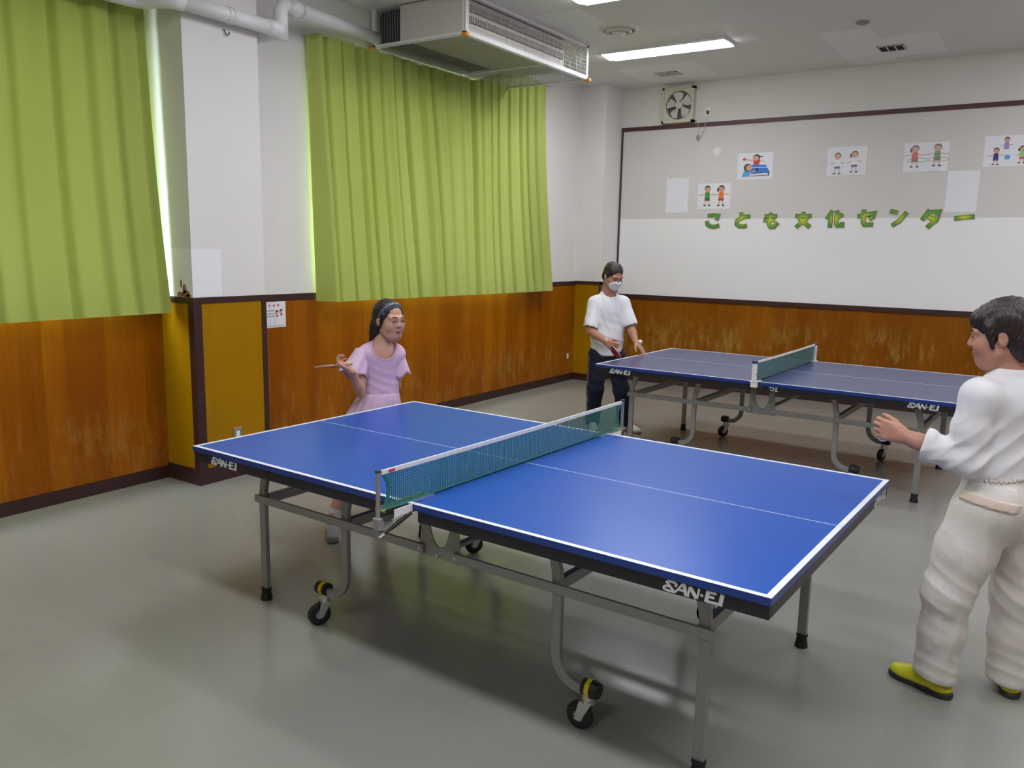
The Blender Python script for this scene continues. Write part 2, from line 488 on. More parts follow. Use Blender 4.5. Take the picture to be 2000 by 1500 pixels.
struct('wainscot', _box(0.0, XR, YF, YF + 0.008, 0.0, 1.1), M['wood'], wf_)

# ---- paler replaced boards on the ceiling
def patch(poly):
    struct('patch_board', MB().prism(poly, lambda u, v, d: (u, v, CZ - d), 0.0, 0.003), M['ceilpatch'], ceil)
patch([(3.17, -1.62), (3.62, -1.62), (3.62, -0.10), (3.17, -0.10)])
patch([(3.62, -1.18), (4.11, -1.18), (4.11, -0.30), (3.62, -0.30)])
patch([(0.80, -1.10), (1.75, -1.10), (1.75, -0.25), (0.80, -0.25)])
patch([(1.15, -3.4), (1.62, -3.4), (1.62, -2.45), (1.15, -2.45)])

# ================================================================== ceiling fittings
def ceiling_light(cx, cy, label, L=1.31, W=0.32):
    t = thing('ceiling_light', label, 'ceiling light', (cx, cy, CZ), 'fluorescent lights recessed along the ceiling')
    f = MB()
    f.box(cx - L / 2 - 0.02, cx + L / 2 + 0.02, cy - W / 2 - 0.02, cy - W / 2, CZ - 0.022, CZ - 0.001)
    f.box(cx - L / 2 - 0.02, cx + L / 2 + 0.02, cy + W / 2, cy + W / 2 + 0.02, CZ - 0.022, CZ - 0.001)
    f.box(cx - L / 2 - 0.02, cx - L / 2, cy - W / 2, cy + W / 2, CZ - 0.022, CZ - 0.001)
    f.box(cx + L / 2, cx + L / 2 + 0.02, cy - W / 2, cy + W / 2, CZ - 0.022, CZ - 0.001)
    obj('frame', f, M['white'], t)
    obj('divider', _box(cx - 0.012, cx + 0.012, cy - W / 2, cy + W / 2, CZ - 0.020, CZ - 0.001), M['white'], t)
    for a, b in ((-L / 2, -0.012), (0.012, L / 2)):
        d = MB()
        n = 6; prof = []
        for i in range(n + 1):
            q = -1 + 2 * i / n
            prof.append((cy + q * W / 2, CZ - 0.010 - 0.030 * (1 - q * q)))
        poly = prof + [(cy + W / 2, CZ - 0.002), (cy - W / 2, CZ - 0.002)]
        d.prism(poly, lambda u, v, dd: (dd, u, v), cx + a, cx + b)
        obj('diffuser', d, M['lamp'], t)
    return t
ceiling_light(1.70, -1.745, 'lit fluorescent ceiling light beside the round ceiling diffuser, nearest the back wall')
ceiling_light(2.41, -3.69, 'fluorescent ceiling light cut by the top edge above the boxed air conditioner')
for x, y in ((5.75, -1.745), (6.35, -3.69), (2.41, -5.8), (6.35, -5.8), (2.90, -8.3), (4.75, -8.3), (6.6, -8.3), (4.40, -11.0)):
    ceiling_light(x, y, 'fluorescent ceiling light of the same run, outside the picture')

def lathe_down(mb, c, prof, n=28, mat=None):
    vs = []; m = len(prof)
    for r, dz in prof:
        for k in range(n):
            a = 2 * math.pi * k / n
            vs.append((c[0] + r * math.cos(a), c[1] + r * math.sin(a), c[2] - dz))
    fs = [(i * n + k, i * n + (k + 1) % n, (i + 1) * n + (k + 1) % n, (i + 1) * n + k) for i in range(m - 1) for k in range(n)]
    mb.add(vs, fs, mat)

df = thing('ceiling_diffuser', 'round grey ringed air diffuser in the ceiling beside the lit lamp', 'air vent', (1.635, -2.68, CZ))
mb = MB(); lathe_down(mb, (1.635, -2.68, CZ), [(0.185, 0.0), (0.182, 0.012), (0.15, 0.03), (0.146, 0.022), (0.142, 0.001)])
obj('outer_ring', mb, M['offwhite'], df, smooth=True)
mb = MB(); lathe_down(mb, (1.635, -2.68, CZ), [(0.125, 0.004), (0.12, 0.03), (0.095, 0.045), (0.09, 0.036), (0.088, 0.004)])
obj('middle_ring', mb, M['offwhite'], df, smooth=True)
mb = MB(); lathe_down(mb, (1.635, -2.68, CZ), [(0.07, 0.02), (0.066, 0.048), (0.03, 0.058), (0.001, 0.06)])
obj('centre_cone', mb, M['offwhite'], df, smooth=True)
mb = MB(); lathe_down(mb, (1.635, -2.68, CZ), [(0.15, 0.002), (0.001, 0.003)])
obj('dark_throat', mb, M['darkgrey'], df)

def vent(cx, cy, w, h, label, dark):
    t = thing('ceiling_vent', label, 'air vent', (cx, cy, CZ))
    f = MB()
    f.box(cx - w / 2, cx + w / 2, cy - h / 2, cy - h / 2 + 0.015, CZ - 0.012, CZ - 0.003).box(cx - w / 2, cx + w / 2, cy + h / 2 - 0.015, cy + h / 2, CZ - 0.012, CZ - 0.003)
    for i in range(4):
        x = cx - w / 2 + (w - 0.012) * i / 3
        f.box(x, x + 0.012, cy - h / 2, cy + h / 2, CZ - 0.012, CZ - 0.003)
    obj('frame', f, M['offwhite'], t)
    obj('backing', _box(cx - w / 2, cx + w / 2, cy - h / 2, cy + h / 2, CZ - 0.005, CZ - 0.003), M['darkgrey'] if dark else M['grey'], t)
    s = MB()
    for i in range(7):
        y = cy - h / 2 + 0.02 + (h - 0.04) * i / 6
        s.box(cx - w / 2, cx + w / 2, y - 0.004, y + 0.004, CZ - 0.010, CZ - 0.005)
    obj('slats', s, M['darkgrey'] if dark else M['offwhite'], t)
vent(1.255, -0.64, 0.26, 0.20, 'pale square air vent in the ceiling above the exhaust fan', False)
vent(3.655, -0.72, 0.24, 0.24, 'dark square air vent set in paler ceiling boards', True)
mb = MB(); lathe_down(mb, (3.596, -1.825, CZ), [(0.058, 0.0), (0.056, 0.016), (0.036, 0.026), (0.001, 0.028)])
tag(obj('smoke_detector', mb, M['grey'], smooth=True), 'small round grey smoke detector on the ceiling near the dark vent', 'smoke detector')

# ---- air conditioner in a protective wire cage
X0, X1, Y0, Y1, Z0 = 0.03, 1.065, -4.28, -2.21, 3.412
ac = thing('air_conditioner', 'long ceiling air conditioner boxed in a white framed wire guard above the curtain', 'air conditioner', (0.55, -3.25, CZ))
body = obj('body', _box(0.38, 0.985, -4.22, -2.56, 3.445, 3.735), M['offwhite'], ac, bevel=0.01)
for zc in (3.662, 3.572):
    obj('outlet_slot', _box(0.985, 0.990, -4.19, -2.60, zc - 0.027, zc + 0.027), M['black'], ac)
    s = MB()
    for i in range(66):
        y = -4.19 + 1.59 * (i + 0.5) / 66
        s.box(0.990, 1.004, y - 0.0028, y + 0.0028, zc - 0.027, zc + 0.027)
    obj('louvre_fins', s, M['offwhite'], ac)
f = MB()
a = 0.040
f.box(X1 - a, X1, Y0, Y1, Z0, Z0 + a).box(X1 - a, X1, Y0, Y0 + a, Z0 + a, CZ).box(X1 - a, X1, Y1 - a, Y1, Z0 + a, CZ).box(X1 - a, X1, Y0, Y1, CZ - 0.02, CZ - 0.001)
f.box(X0, X0 + a, Y0, Y1, Z0, Z0 + 0.02).box(X0, X1, Y0, Y0 + 0.02, Z0, Z0 + 0.03).box(X0, X1, Y1 - 0.02, Y1, Z0, Z0 + 0.02)
f.box(X0, X0 + a, Y0, Y0 + a, Z0, CZ).box(X0, X0 + a, Y1 - a, Y1, Z0, CZ).box(0.05, X1, -3.02, -3.0, Z0, Z0 + 0.012)
obj('guard_frame', f, M['white'], ac)
obj('end_panel', _box(0.36, X1 - a, Y0 + 0.002, Y0 + 0.012, Z0 + 0.03, CZ - 0.012), M['offwhite'], ac)
obj('dark_inside_fill', _box(0.07, 0.36, -4.2, -2.9, 3.46, 3.72), M['darkgrey'], ac)  # dark box standing in for the shade inside the guard
g = MB(); w = 0.0016
for i in range(33):
    x = X0 + (X1 - X0) * i / 32
    g.box(x - w, x + w, Y0, Y1, Z0 + 0.002, Z0 + 0.004)
for i in range(63):
    y = Y0 + (Y1 - Y0) * i / 62
    g.box(X0, X1, y - w, y + w, Z0 + 0.004, Z0 + 0.006)
    if y > -2.56 or i % 9 == 0: g.box(X1 - 0.010, X1 - 0.008, y - 0.001, y + 0.001, Z0 + a, CZ)
for i in range(9):
    z = Z0 + a + (CZ - Z0 - a) * i / 8
    g.box(X1 - 0.007, X1 - 0.005, Y0, Y1, z - 0.001, z + 0.001)
for i in range(12):
    x = X0 + 0.33 * i / 11
    g.box(x - w, x + w, Y0 + 0.004, Y0 + 0.008, Z0 + 0.02, CZ)
for i in range(24):
    x = X0 + (X1 - X0) * i / 23
    g.box(x - w, x + w, Y1 - 0.008, Y1 - 0.004, Z0 + 0.02, CZ)
obj('wire_mesh', g, M['grey'], ac)
for x, y in ((X0, Y0), (X1, Y0), (X1, Y1), (X0, Y1)):
    obj('corner_cap', _box(x - 0.028, x + 0.028, y - 0.022, y + 0.022, Z0 - 0.014, Z0 + 0.016), M['orange'], ac, bevel=0.006)

# ---- white drain pipe round the column
pp = thing('drain_pipe', 'white plastic pipe bending round the column under the ceiling', 'pipe', (0.45, -6.1, 3.21))
PXc, PZ = 0.452, 3.215
obj('pipe', MB().tube([(PXc, -6.48, PZ), (PXc, -5.68, PZ)], 0.050, 18), M['white'], pp, smooth=True)
el = [(0.235, -7.60, PZ), (0.235, -6.78, PZ), (0.240, -6.70, PZ), (0.262, -6.635, PZ), (0.305, -6.595, PZ), (0.36, -6.585, PZ), (0.41, -6.565, PZ), (0.442, -6.52, PZ), (PXc, -6.46, PZ)]
obj('elbow', MB().tube(el, 0.056, 18), M['white'], pp, smooth=True)
el = [(PXc, -5.80, PZ), (PXc, -5.70, PZ), (0.43, -5.665, PZ), (0.39, -5.655, PZ), (0.003, -5.655, PZ)]
obj('elbow', MB().tube(el, 0.056, 18), M['white'], pp, smooth=True)
obj('riser', MB().tube([(0.44, -5.655, PZ - 0.06), (0.44, -5.655, 3.35), (0.43, -5.62, 3.395), (0.41, -5.54, 3.41)], 0.052, 18), M['white'], pp, smooth=True)
obj('pipe', MB().tube([(0.42, -5.57, 3.405), (0.105, -4.30, 3.49)], 0.050, 18), M['white'], pp, smooth=True)
obj('coupling', MB().tube([(0.405, -5.52, 3.41), (0.38, -5.42, 3.416)], 0.060, 18), M['white'], pp, smooth=True)
cl = MB()
for yy in (-6.13, -6.09):
    cl.tube([(PXc + 0.053 * math.cos(q), yy, PZ + 0.053 * math.sin(q)) for q in np.linspace(0, 2 * math.pi, 19)], 0.004, 6)
cl.box(CX, PXc - 0.045, -6.12, -6.10, PZ - 0.01, PZ + 0.01)
obj('clip', cl, M['white'], pp)
hk = MB().tube([(CX + 0.002, -6.10, 3.135), (CX + 0.014, -6.10, 3.13), (CX + 0.018, -6.095, 3.11), (CX + 0.018, -6.08, 3.10), (CX + 0.018, -6.068, 3.11), (CX + 0.018, -6.064, 3.125)], 0.004, 8)
tag(obj('wall_hook', hk, M['darkgrey'], smooth=True), 'small dark hook screwed into the white column below the pipe', 'hook')

# ================================================================== curtains
def curtain(yl0, yl1, yr0, yr1, zt, zb0, zb1, label, seed, nfold, amp_t=0.034, amp_b=0.038, flare=None, low=None):
    """yl0/yl1: left edge at top/bottom, yr0/yr1 right edge; folds run top to bottom"""
    rnd = random.Random(seed)
    knots = [0.0]; hs = [0.6]
    while knots[-1] < nfold:
        w_ = rnd.uniform(0.35, 1.25); hi = rnd.uniform(0.35, 1.0)
        knots.append(knots[-1] + w_); hs.append(hi + rnd.uniform(-0.35, 0.35))
        d_ = rnd.uniform(0.12, 0.34)
        knots.append(knots[-1] + d_); hs.append(-rnd.uniform(0.45, 1.1))
        knots.append(knots[-1] + rnd.uniform(0.12, 0.40)); hs.append(rnd.uniform(0.3, 1.0))
    knots = [k / knots[-1] for k in knots]
    NU, NV = 520, 44
    vs = []
    for j in range(NV + 1):
        v = j / NV
        for i in range(NU + 1):
            u = i / NU
            uu = min(1, max(0, u + 0.010 * math.sin(3.1 * v + 9 * u + seed) * math.sin(math.pi * u)))
            k = 0
            while k < len(knots) - 2 and uu > knots[k + 1]: k += 1
            t = (uu - knots[k]) / (knots[k + 1] - knots[k])
            s = t * t * (3 - 2 * t)
            h = hs[k] + (hs[k + 1] - hs[k]) * s
            h += 0.22 * math.sin(uu * nfold * 7.3 + seed) * (1 - v) ** 2
            amp = amp_t + (amp_b - amp_t) * v
            x = 0.085 + 0.080 * v ** 1.5 + amp * h + 0.008 * math.sin(5 * u + 4 * v + seed)
            vv = v ** 1.4 if flare is None else v ** flare
            yl = yl0 + (yl1 - yl0) * v; yr = yr0 + (yr1 - yr0) * vv
            zb = zb0 + (zb1 - zb0) * u + 0.004 * h
            yy = yl + (yr - yl) * u; zz = zt
            if low: q = min(1, max(0, (yy - low[0]) / (low[1] - low[0]))); zz = low[2] + (zt - low[2]) * q * q * (3 - 2 * q)
            if low: q = min(1, u / 0.022, (1 - u) / 0.012); x = 0.030 + (x - 0.030) * q * q * (3 - 2 * q)
            vs.append((max(0.022, x), yy, zz + (zb - zz) * v))
    fs = [(j * (NU + 1) + i, j * (NU + 1) + i + 1, (j + 1) * (NU + 1) + i + 1, (j + 1) * (NU + 1) + i) for j in range(NV) for i in range(NU)]
    t = thing('curtain', label, 'curtain', (0.06, (yl0 + yr0) / 2, zb0))
    obj('cloth', MB().add(vs, fs), M['curtain'], t, smooth=True)
    h = MB()
    row = vs[-(NU + 1):]; row0 = vs[-4 * (NU + 1):-3 * (NU + 1)]
    rl = MB()
    if low: rl.bar([(0.04, min(yl0, yl1) - 0.03, low[2] - 0.004), (0.04, low[0], low[2] - 0.004), (0.04, low[1], zt + 0.002), (0.04, max(yr0, yr1) + 0.03, zt + 0.002)], 0.03, 0.02, side=(1, 0, 0))
    else: rl.box(0.02, 0.055, min(yl0, yl1) - 0.03, max(yr0, yr1) + 0.03, zt + 0.004, zt + 0.034)
    obj('rail', rl, M['offwhite'], t)
    return t
curtain(-12.35, -12.35, -6.515, -6.460, 3.60, 1.195, 1.215, 'lime green curtain left of the column, its hem rising at the right edge', 3, 33, 0.030, 0.034, flare=2.2)
curtain(-5.045, -4.985, -1.41, -1.275, 3.60, 1.225, 1.205, 'lime green pleated curtain hanging behind the girl, right of the column', 11, 25, low=(-2.95, -2.10, 3.385))

# ================================================================== small wall fittings
t = thing('exhaust_fan', 'square cream exhaust fan with five blades high on the back wall', 'fan', (1.15, 0.0, 3.475))
fx0, fx1, fz0, fz1 = 0.945, 1.355, 3.272, 3.690
yb = -0.085
cx, cz, rr = 1.158, 3.480, 0.170
fm = MB(); N = 40
ring = [(cx + rr * math.cos(2 * math.pi * k / N), cz + rr * math.sin(2 * math.pi * k / N)) for k in range(N)]
def sqpt(k):
    a = 2 * math.pi * k / N; c_, s_ = math.cos(a), math.sin(a); q = max(abs(c_), abs(s_))
    return ((fx0 + fx1) / 2 + c_ / q * (fx1 - fx0 - 0.05) / 2, (fz0 + fz1) / 2 + s_ / q * (fz1 - fz0 - 0.05) / 2)
sq = [sqpt(k) for k in range(N)]
vs = [(x, yb + 0.012, z) for x, z in sq] + [(x, yb + 0.02, z) for x, z in ring] + [(x, -0.012, z) for x, z in ring]
fs = []
for k in range(N):
    k2 = (k + 1) % N
    fs += [(k, k2, N + k2, N + k), (N + k, N + k2, 2 * N + k2, 2 * N + k)]
fm.add(vs, fs)
for b in ((fx0, fx0 + 0.026, fz0, fz1), (fx1 - 0.026, fx1, fz0, fz1), (fx0, fx1, fz0, fz0 + 0.026), (fx0, fx1, fz1 - 0.026, fz1)):
    fm.box(b[0], b[1], yb, -0.001, b[2], b[3])
obj('housing', fm, M['cream'], t)
obj('dark_opening', MB().disc((cx, cz), rr, face_back(0), 0.008, 0.011, 40), plain('shaded_opening_grey', (0.14, 0.14, 0.13, 1), 0.7), t)  # flat disc, shade behind the blades put into its colour
for k in range(5):
    a0 = 2 * math.pi * k / 5 + 0.55
    pts = []
    for r_, da in ((0.045, -0.45), (0.10, -0.62), (0.150, -0.55), (0.164, -0.1), (0.160, 0.30), (0.10, 0.30), (0.045, 0.40)):
        pts.append((r_, da))
    bl = MB(); n = len(pts)
    top = [(cx + r_ * math.cos(a0 + d), -0.055 - 0.018 * d / 0.5, cz + r_ * math.sin(a0 + d)) for r_, d in pts]
    bl.add(top + [(x, y + 0.003, z) for x, y, z in top], [tuple(range(n)), tuple(range(2 * n - 1, n - 1, -1))] + [(i, (i + 1) % n, n + (i + 1) % n, n + i) for i in range(n)])
    obj('blade', bl, M['offwhite'], t)
obj('hub', MB().disc((cx, cz), 0.045, face_back(0), 0.012, 0.072, 24), M['offwhite'], t, bevel=0.006)
t = thing('power_outlet', 'small white outlet with a plugged cord right of the exhaust fan', 'outlet', (1.52, 0.0, 3.38))
obj('plate', _box(1.484, 1.556, -0.010, -0.0005, 3.325, 3.440), M['white'], t, bevel=0.003)
obj('plug', _box(1.508, 1.534, -0.040, -0.010, 3.355, 3.395), M['darkgrey'], t, bevel=0.004)
obj('cord', MB().tube([(1.521, -0.035, 3.36), (1.518, -0.035, 3.30), (1.50, -0.03, 3.22), (1.47, -0.03, 3.14), (1.44, -0.03, 3.09), (1.42, -0.03, 3.075), (1.405, -0.03, 3.10), (1.405, -0.03, 3.18), (1.41, -0.03, 3.26), (1.372, -0.03, 3.30)], 0.0035, 6), M['offwhite'], t, smooth=True)
obj('cord_knot', MB().sphere((1.415, -0.032, 3.085), 0.02, 10, 8, (1.0, 0.6, 1.6)), M['grey'], t, smooth=True)
tag(obj('cover_plate', MB().disc((1.664, 2.911), 0.050, face_back(0), 0.006, 0.016, 28), M['white']), 'round white blank plate on the grey wall panel below the fan', 'cover plate')

def outlet(x0, x1, y0, y1, z0, z1, label, axis='x'):
    t = thing('wall_outlet', label, 'outlet', (x0, (y0 + y1) / 2, z0))
    obj('plate', _box(x0, x0 + 0.006, y0, y1, z0, z1), M['steel'], t, bevel=0.002)
    m_ = (y0 + y1) / 2
    obj('socket', _box(x0 + 0.006, x0 + 0.010, m_ - 0.014, m_ + 0.016, z0 + 0.025, z1 - 0.025), M['white'], t, bevel=0.001)
outlet(CX, 0, -6.142, -6.068, 0.25, 0.366, 'steel wall outlet low on the yellow column panel')
outlet(0.006, 0, -0.645, -0.575, 0.268, 0.384, 'steel wall outlet low on the orange panel by the far corner')
# ================================================================== posters on the back wall
SKIN_I = ink(214, 160, 128); HAIR_I = ink(70, 48, 45); WHITE_I = ink(232, 233, 240)
def sleeve_mat():
    m, nt, b, o = new_mat('clear_plastic_sleeve')
    p = pos_node(nt)
    b.inputs['Base Color'].default_value = (0.9, 0.92, 0.95, 1); b.inputs['Roughness'].default_value = 0.12
    bump(nt, b, noise(nt, vmul(nt, p, (22, 22, 22)), 1.0, 4, 0.7), 0.9, 0.02)
    t = nt.nodes.new('ShaderNodeBsdfTransparent')
    mx = nt.nodes.new('ShaderNodeMixShader'); mx.inputs[0].default_value = 0.16
    nt.links.new(t.outputs[0], mx.inputs[1]); nt.links.new(b.outputs[0], mx.inputs[2]); nt.links.new(mx.outputs[0], o.inputs[0])
    return m
SLEEVE = sleeve_mat()

class Sheet:
    """a sheet of paper on the wall with flat printed shapes; coordinates in 0..1 across and up"""
    def __init__(s, x0, x1, z0, z1, fr=None, paper=None):
        s.x0, s.z0, s.w, s.h = x0, z0, x1 - x0, z1 - z0
        s.mb = MB(); s.mats = []; s.fr = fr or face_back(0.0, -0.0065); s.k = 0
        s.mb.prism([(x0, z0), (x1, z0), (x1, z1), (x0, z1)], s.fr, 0.0, 0.0015, s.mat(paper or M['paper']))
    def mat(s, m):
        if m not in s.mats: s.mats.append(m)
        return s.mats.index(m)
    def layer(s):
        s.k += 1; return 0.0015 + 0.00012 * s.k
    def P(s, u, v): return (s.x0 + u * s.w, s.z0 + v * s.h)
    def poly(s, pts, m): s.mb.prism([s.P(*p) for p in pts], s.fr, 0.001, s.layer(), s.mat(m)); return s
    def oval(s, u, v, ru, rv, m, n=18, a0=0.0, a1=2 * math.pi):
        pts = [(u + ru * math.cos(a0 + (a1 - a0) * k / (n - (a1 - a0 < 6.2))), v + rv * math.sin(a0 + (a1 - a0) * k / (n - (a1 - a0 < 6.2)))) for k in range(n)]
        return s.poly(pts, m)
    def line(s, pts, w, m):
        s.mb.stroke([s.P(*p) for p in pts], w, s.fr, 0.001, s.layer(), s.mat(m)); return s
    def done(s, name, label, cat, group=None):
        cx, cz = s.x0 + s.w / 2, s.z0 + s.h / 2
        base = Vector(s.fr(cx, cz, 0))
        s.mb.v = [(x - base.x, y - base.y, z - base.z) for x, y, z in s.mb.v]
        o = bpy.data.objects.new(name, s.mb.mesh(name, s.mats)); COL.objects.link(o); o.location = base
        return tag(o, label, cat, group)

def kid(S, u, v, k, shirt, shorts, hair='short', arms='out', legs=True, face=0.0, asp=0.72):
    """a plain clip-art child: head centre (u, v), head radius k (in sheet heights)"""
    a = asp
    ku = k * a
    if arms == 'out':
        S.line([(u - 3.0 * ku, v - 2.0 * k), (u, v - 1.55 * k), (u + 3.0 * ku, v - 1.9 * k)], 0.30 * k * S.h, SKIN_I)
    elif arms == 'up':
        S.line([(u - 2.2 * ku, v - 2.6 * k), (u, v - 1.6 * k), (u + 2.2 * ku, v - 2.3 * k)], 0.30 * k * S.h, SKIN_I)
    if legs:
        for q in (-0.5, 0.5):
            S.line([(u + q * ku, v - 3.4 * k), (u + q * 1.4 * ku, v - 5.2 * k)], 0.34 * k * S.h, SKIN_I)
            S.oval(u + q * 1.6 * ku, v - 5.3 * k, 0.5 * ku, 0.25 * k, HAIR_I, 10)
    S.poly([(u - 0.85 * ku, v - 3.0 * k), (u + 0.85 * ku, v - 3.0 * k), (u + 0.95 * ku, v - 3.8 * k), (u - 0.95 * ku, v - 3.8 * k)], shorts)
    S.poly([(u - 0.7 * ku, v - 0.85 * k), (u + 0.7 * ku, v - 0.85 * k), (u + 0.95 * ku, v - 3.1 * k), (u - 0.95 * ku, v - 3.1 * k)], shirt)
    S.oval(u, v + 0.12 * k, 1.06 * ku, 1.06 * k, HAIR_I)
    S.oval(u + face * ku, v - 0.18 * k, 0.92 * ku, 0.86 * k, SKIN_I)
    if hair == 'tail': S.oval(u - 1.15 * ku, v - 0.3 * k, 0.35 * ku, 0.7 * k, HAIR_I, 10)
    for q in (-0.35, 0.35): S.oval(u + (q + face) * ku, v - 0.15 * k, 0.10 * ku, 0.13 * k, HAIR_I, 8)
    S.line([(u + (face - 0.2) * ku, v - 0.62 * k), (u + (face + 0.2) * ku, v - 0.62 * k)], 0.05 * k, ink(150, 60, 50))

GP = 'posters pinned to the back wall'
RED, GREEN, ORANGE, BLUE, NAVY = ink(205, 60, 60), ink(70, 140, 60), ink(225, 120, 60), ink(45, 120, 205), ink(50, 55, 120)
S = Sheet(1.03, 1.323, 2.187, 2.613)
for u in (0.14, 0.86): S.oval(u, 0.985, 0.02, 0.012, HAIR_I, 8)
S.done('poster', 'plain white upright sheet pinned below the exhaust fan, left of all the posters', 'poster', GP)
S = Sheet(1.445, 1.862, 2.227, 2.535)
kid(S, 0.30, 0.78, 0.12, GREEN, ink(60, 80, 60), face=0.1); kid(S, 0.72, 0.78, 0.12, ORANGE, ink(150, 80, 50), 'tail', face=-0.1)
S.done('poster', 'white poster of two running children in green and orange, low on the grey panel', 'poster', GP)
S = Sheet(1.925, 2.348, 2.567, 2.873)
S.line([(0.40, 0.72), (0.22, 0.76)], 0.012, SKIN_I); S.oval(0.19, 0.77, 0.05, 0.05, RED)
S.line([(0.58, 0.72), (0.78, 0.66)], 0.010, SKIN_I)
S.poly([(0.46, 0.55), (0.61, 0.55), (0.64, 0.74), (0.43, 0.74)], RED)
S.oval(0.53, 0.82, 0.105, 0.125, HAIR_I); S.oval(0.51, 0.79, 0.09, 0.09, SKIN_I)
S.poly([(0.60, 0.88), (0.74, 0.86), (0.66, 0.82)], HAIR_I)
S.poly([(0.42, 0.56), (0.80, 0.54), (0.93, 0.25), (0.34, 0.22)], BLUE)
S.line([(0.34, 0.22), (0.93, 0.25)], 0.008, ink(30, 60, 120)); S.line([(0.40, 0.45), (0.86, 0.44)], 0.005, WHITE_I)
S.line([(0.38, 0.13), (0.90, 0.15)], 0.008, HAIR_I); S.line([(0.88, 0.24), (0.90, 0.13)], 0.012, HAIR_I)
S.line([(0.36, 0.22), (0.54, 0.36)], 0.012, SKIN_I); S.oval(0.56, 0.37, 0.05, 0.055, ink(40, 40, 110))
S.poly([(0.14, 0.10), (0.36, 0.11), (0.38, 0.32), (0.20, 0.33)], ink(80, 160, 220))
S.oval(0.30, 0.45, 0.115, 0.15, HAIR_I); S.oval(0.335, 0.44, 0.085, 0.11, SKIN_I)
S.done('poster', 'white poster of two children playing at a blue table', 'poster', GP)
S = Sheet(2.955, 3.372, 2.582, 2.89)
kid(S, 0.27, 0.68, 0.115, WHITE_I, NAVY, arms='up', legs=True); kid(S, 0.70, 0.72, 0.115, WHITE_I, NAVY, 'tail', arms='up')
p1 = S.done('poster', 'crinkled plastic covered poster of two children in white shirts and blue shorts', 'poster', GP)
S = Sheet(3.748, 4.176, 2.597, 2.897)
for u, c in ((0.32, ink(90, 170, 130)), (0.78, ink(200, 150, 120))):
    S.line([(u + 0.24 * math.cos(q), 0.40 + 0.07 * math.sin(q)) for q in np.linspace(0, 2 * math.pi, 22)], 0.006, c)
kid(S, 0.25, 0.78, 0.115, RED, ink(120, 80, 50), 'tail'); kid(S, 0.75, 0.80, 0.115, GREEN, ink(120, 80, 50))
p2 = S.done('poster', 'white poster of two children twirling hoops, wearing red and green', 'poster', GP)
S = Sheet(4.497, 4.92, 2.622, 2.926)
kid(S, 0.46, 0.86, 0.080, ink(140, 140, 200), ink(150, 150, 190), arms='up', legs=False); kid(S, 0.26, 0.52, 0.085, NAVY, ink(80, 80, 140), arms='out')
S.oval(0.50, 0.30, 0.060, 0.080, ink(80, 160, 225)); kid(S, 0.80, 0.55, 0.085, ink(150, 190, 140), ink(210, 70, 80), 'tail', arms='up')
S.done('poster', 'white poster of three children around a light blue ball, cut by the right edge', 'poster', GP)
S = Sheet(4.187, 4.483, 2.170, 2.592)
S.done('poster', 'plain white upright sheet hanging above the last letter of the wall lettering', 'poster', GP)
for p, (x0, x1, z0, z1) in ((p1, (2.94, 3.385, 2.572, 2.90)), (p2, (3.735, 4.10, 2.588, 2.905))):
    mb = MB(); nx, nz = 14, 10; rnd = random.Random(5)
    vs = [(x0 + (x1 - x0) * i / nx, -0.0105 - 0.004 * rnd.random(), z0 + (z1 - z0) * j / nz) for j in range(nz + 1) for i in range(nx + 1)]
    fs = [(j * (nx + 1) + i, j * (nx + 1) + i + 1, (j + 1) * (nx + 1) + i + 1, (j + 1) * (nx + 1) + i) for j in range(nz) for i in range(nx)]
    obj('plastic_sleeve', mb.add(vs, fs), SLEEVE, p)

# notice on the wood beside the column
frl = lambda u, v, d: (0.0065 + d, u, v)
S = Sheet(-5.602, -5.305, 1.030, 1.240, fr=frl)
for i in range(5):
    S.line([(0.10 + i * 0.15, 0.86), (0.19 + i * 0.15, 0.86)], 0.006, ink(190, 60, 70)); S.line([(0.145 + i * 0.15, 0.91), (0.145 + i * 0.15, 0.80)], 0.006, ink(190, 60, 70))
for r_ in (0.66, 0.54, 0.44): S.line([(0.08, r_), (0.62, r_)], 0.006, ink(130, 140, 150))
S.line([(0.06, 0.06), (0.94, 0.06)], 0.003, ink(110, 110, 120)); S.line([(0.62, 0.36), (0.62, 0.08)], 0.002, ink(160, 165, 175))
for u, v in ((0.70, 0.58), (0.85, 0.62)):
    S.oval(u, v, 0.055, 0.09, HAIR_I); S.oval(u + 0.012, v - 0.03, 0.045, 0.06, ink(230, 190, 185)); S.oval(u + 0.0, v - 0.13, 0.035, 0.05, ink(190, 90, 110))
S.done('notice', 'small white notice with red lettering on the wood beside the column', 'notice')

# ================================================================== cut-out letters
def letter_fill(yel):
    m, nt, b, o = new_mat('green_yellow_print')
    p = nt.nodes.new('ShaderNodeTexCoord').outputs['Object']
    ln = nt.nodes.new('ShaderNodeVectorMath'); ln.operation = 'LENGTH'; nt.links.new(p, ln.inputs[0])
    f = ramp(nt, ln.outputs['Value'], 0.015, 0.075)
    c = mixc(nt, math_n(nt, 'SUBTRACT', 1.0, f), (0.10, 0.29, 0.055, 1), (0.52, 0.60, 0.02, 1)) if yel else None
    if yel: nt.links.new(c, b.inputs['Base Color'])
    else: b.inputs['Base Color'].default_value = (0.09, 0.29, 0.06, 1)
    b.inputs['Roughness'].default_value = 0.5
    return m
LF = (letter_fill(False), letter_fill(True))
LO = plain('dark_olive_outline', (0.075, 0.10, 0.012, 1), 0.5); LC = plain('cream_card_edge', (0.66, 0.62, 0.42, 1), 0.6)
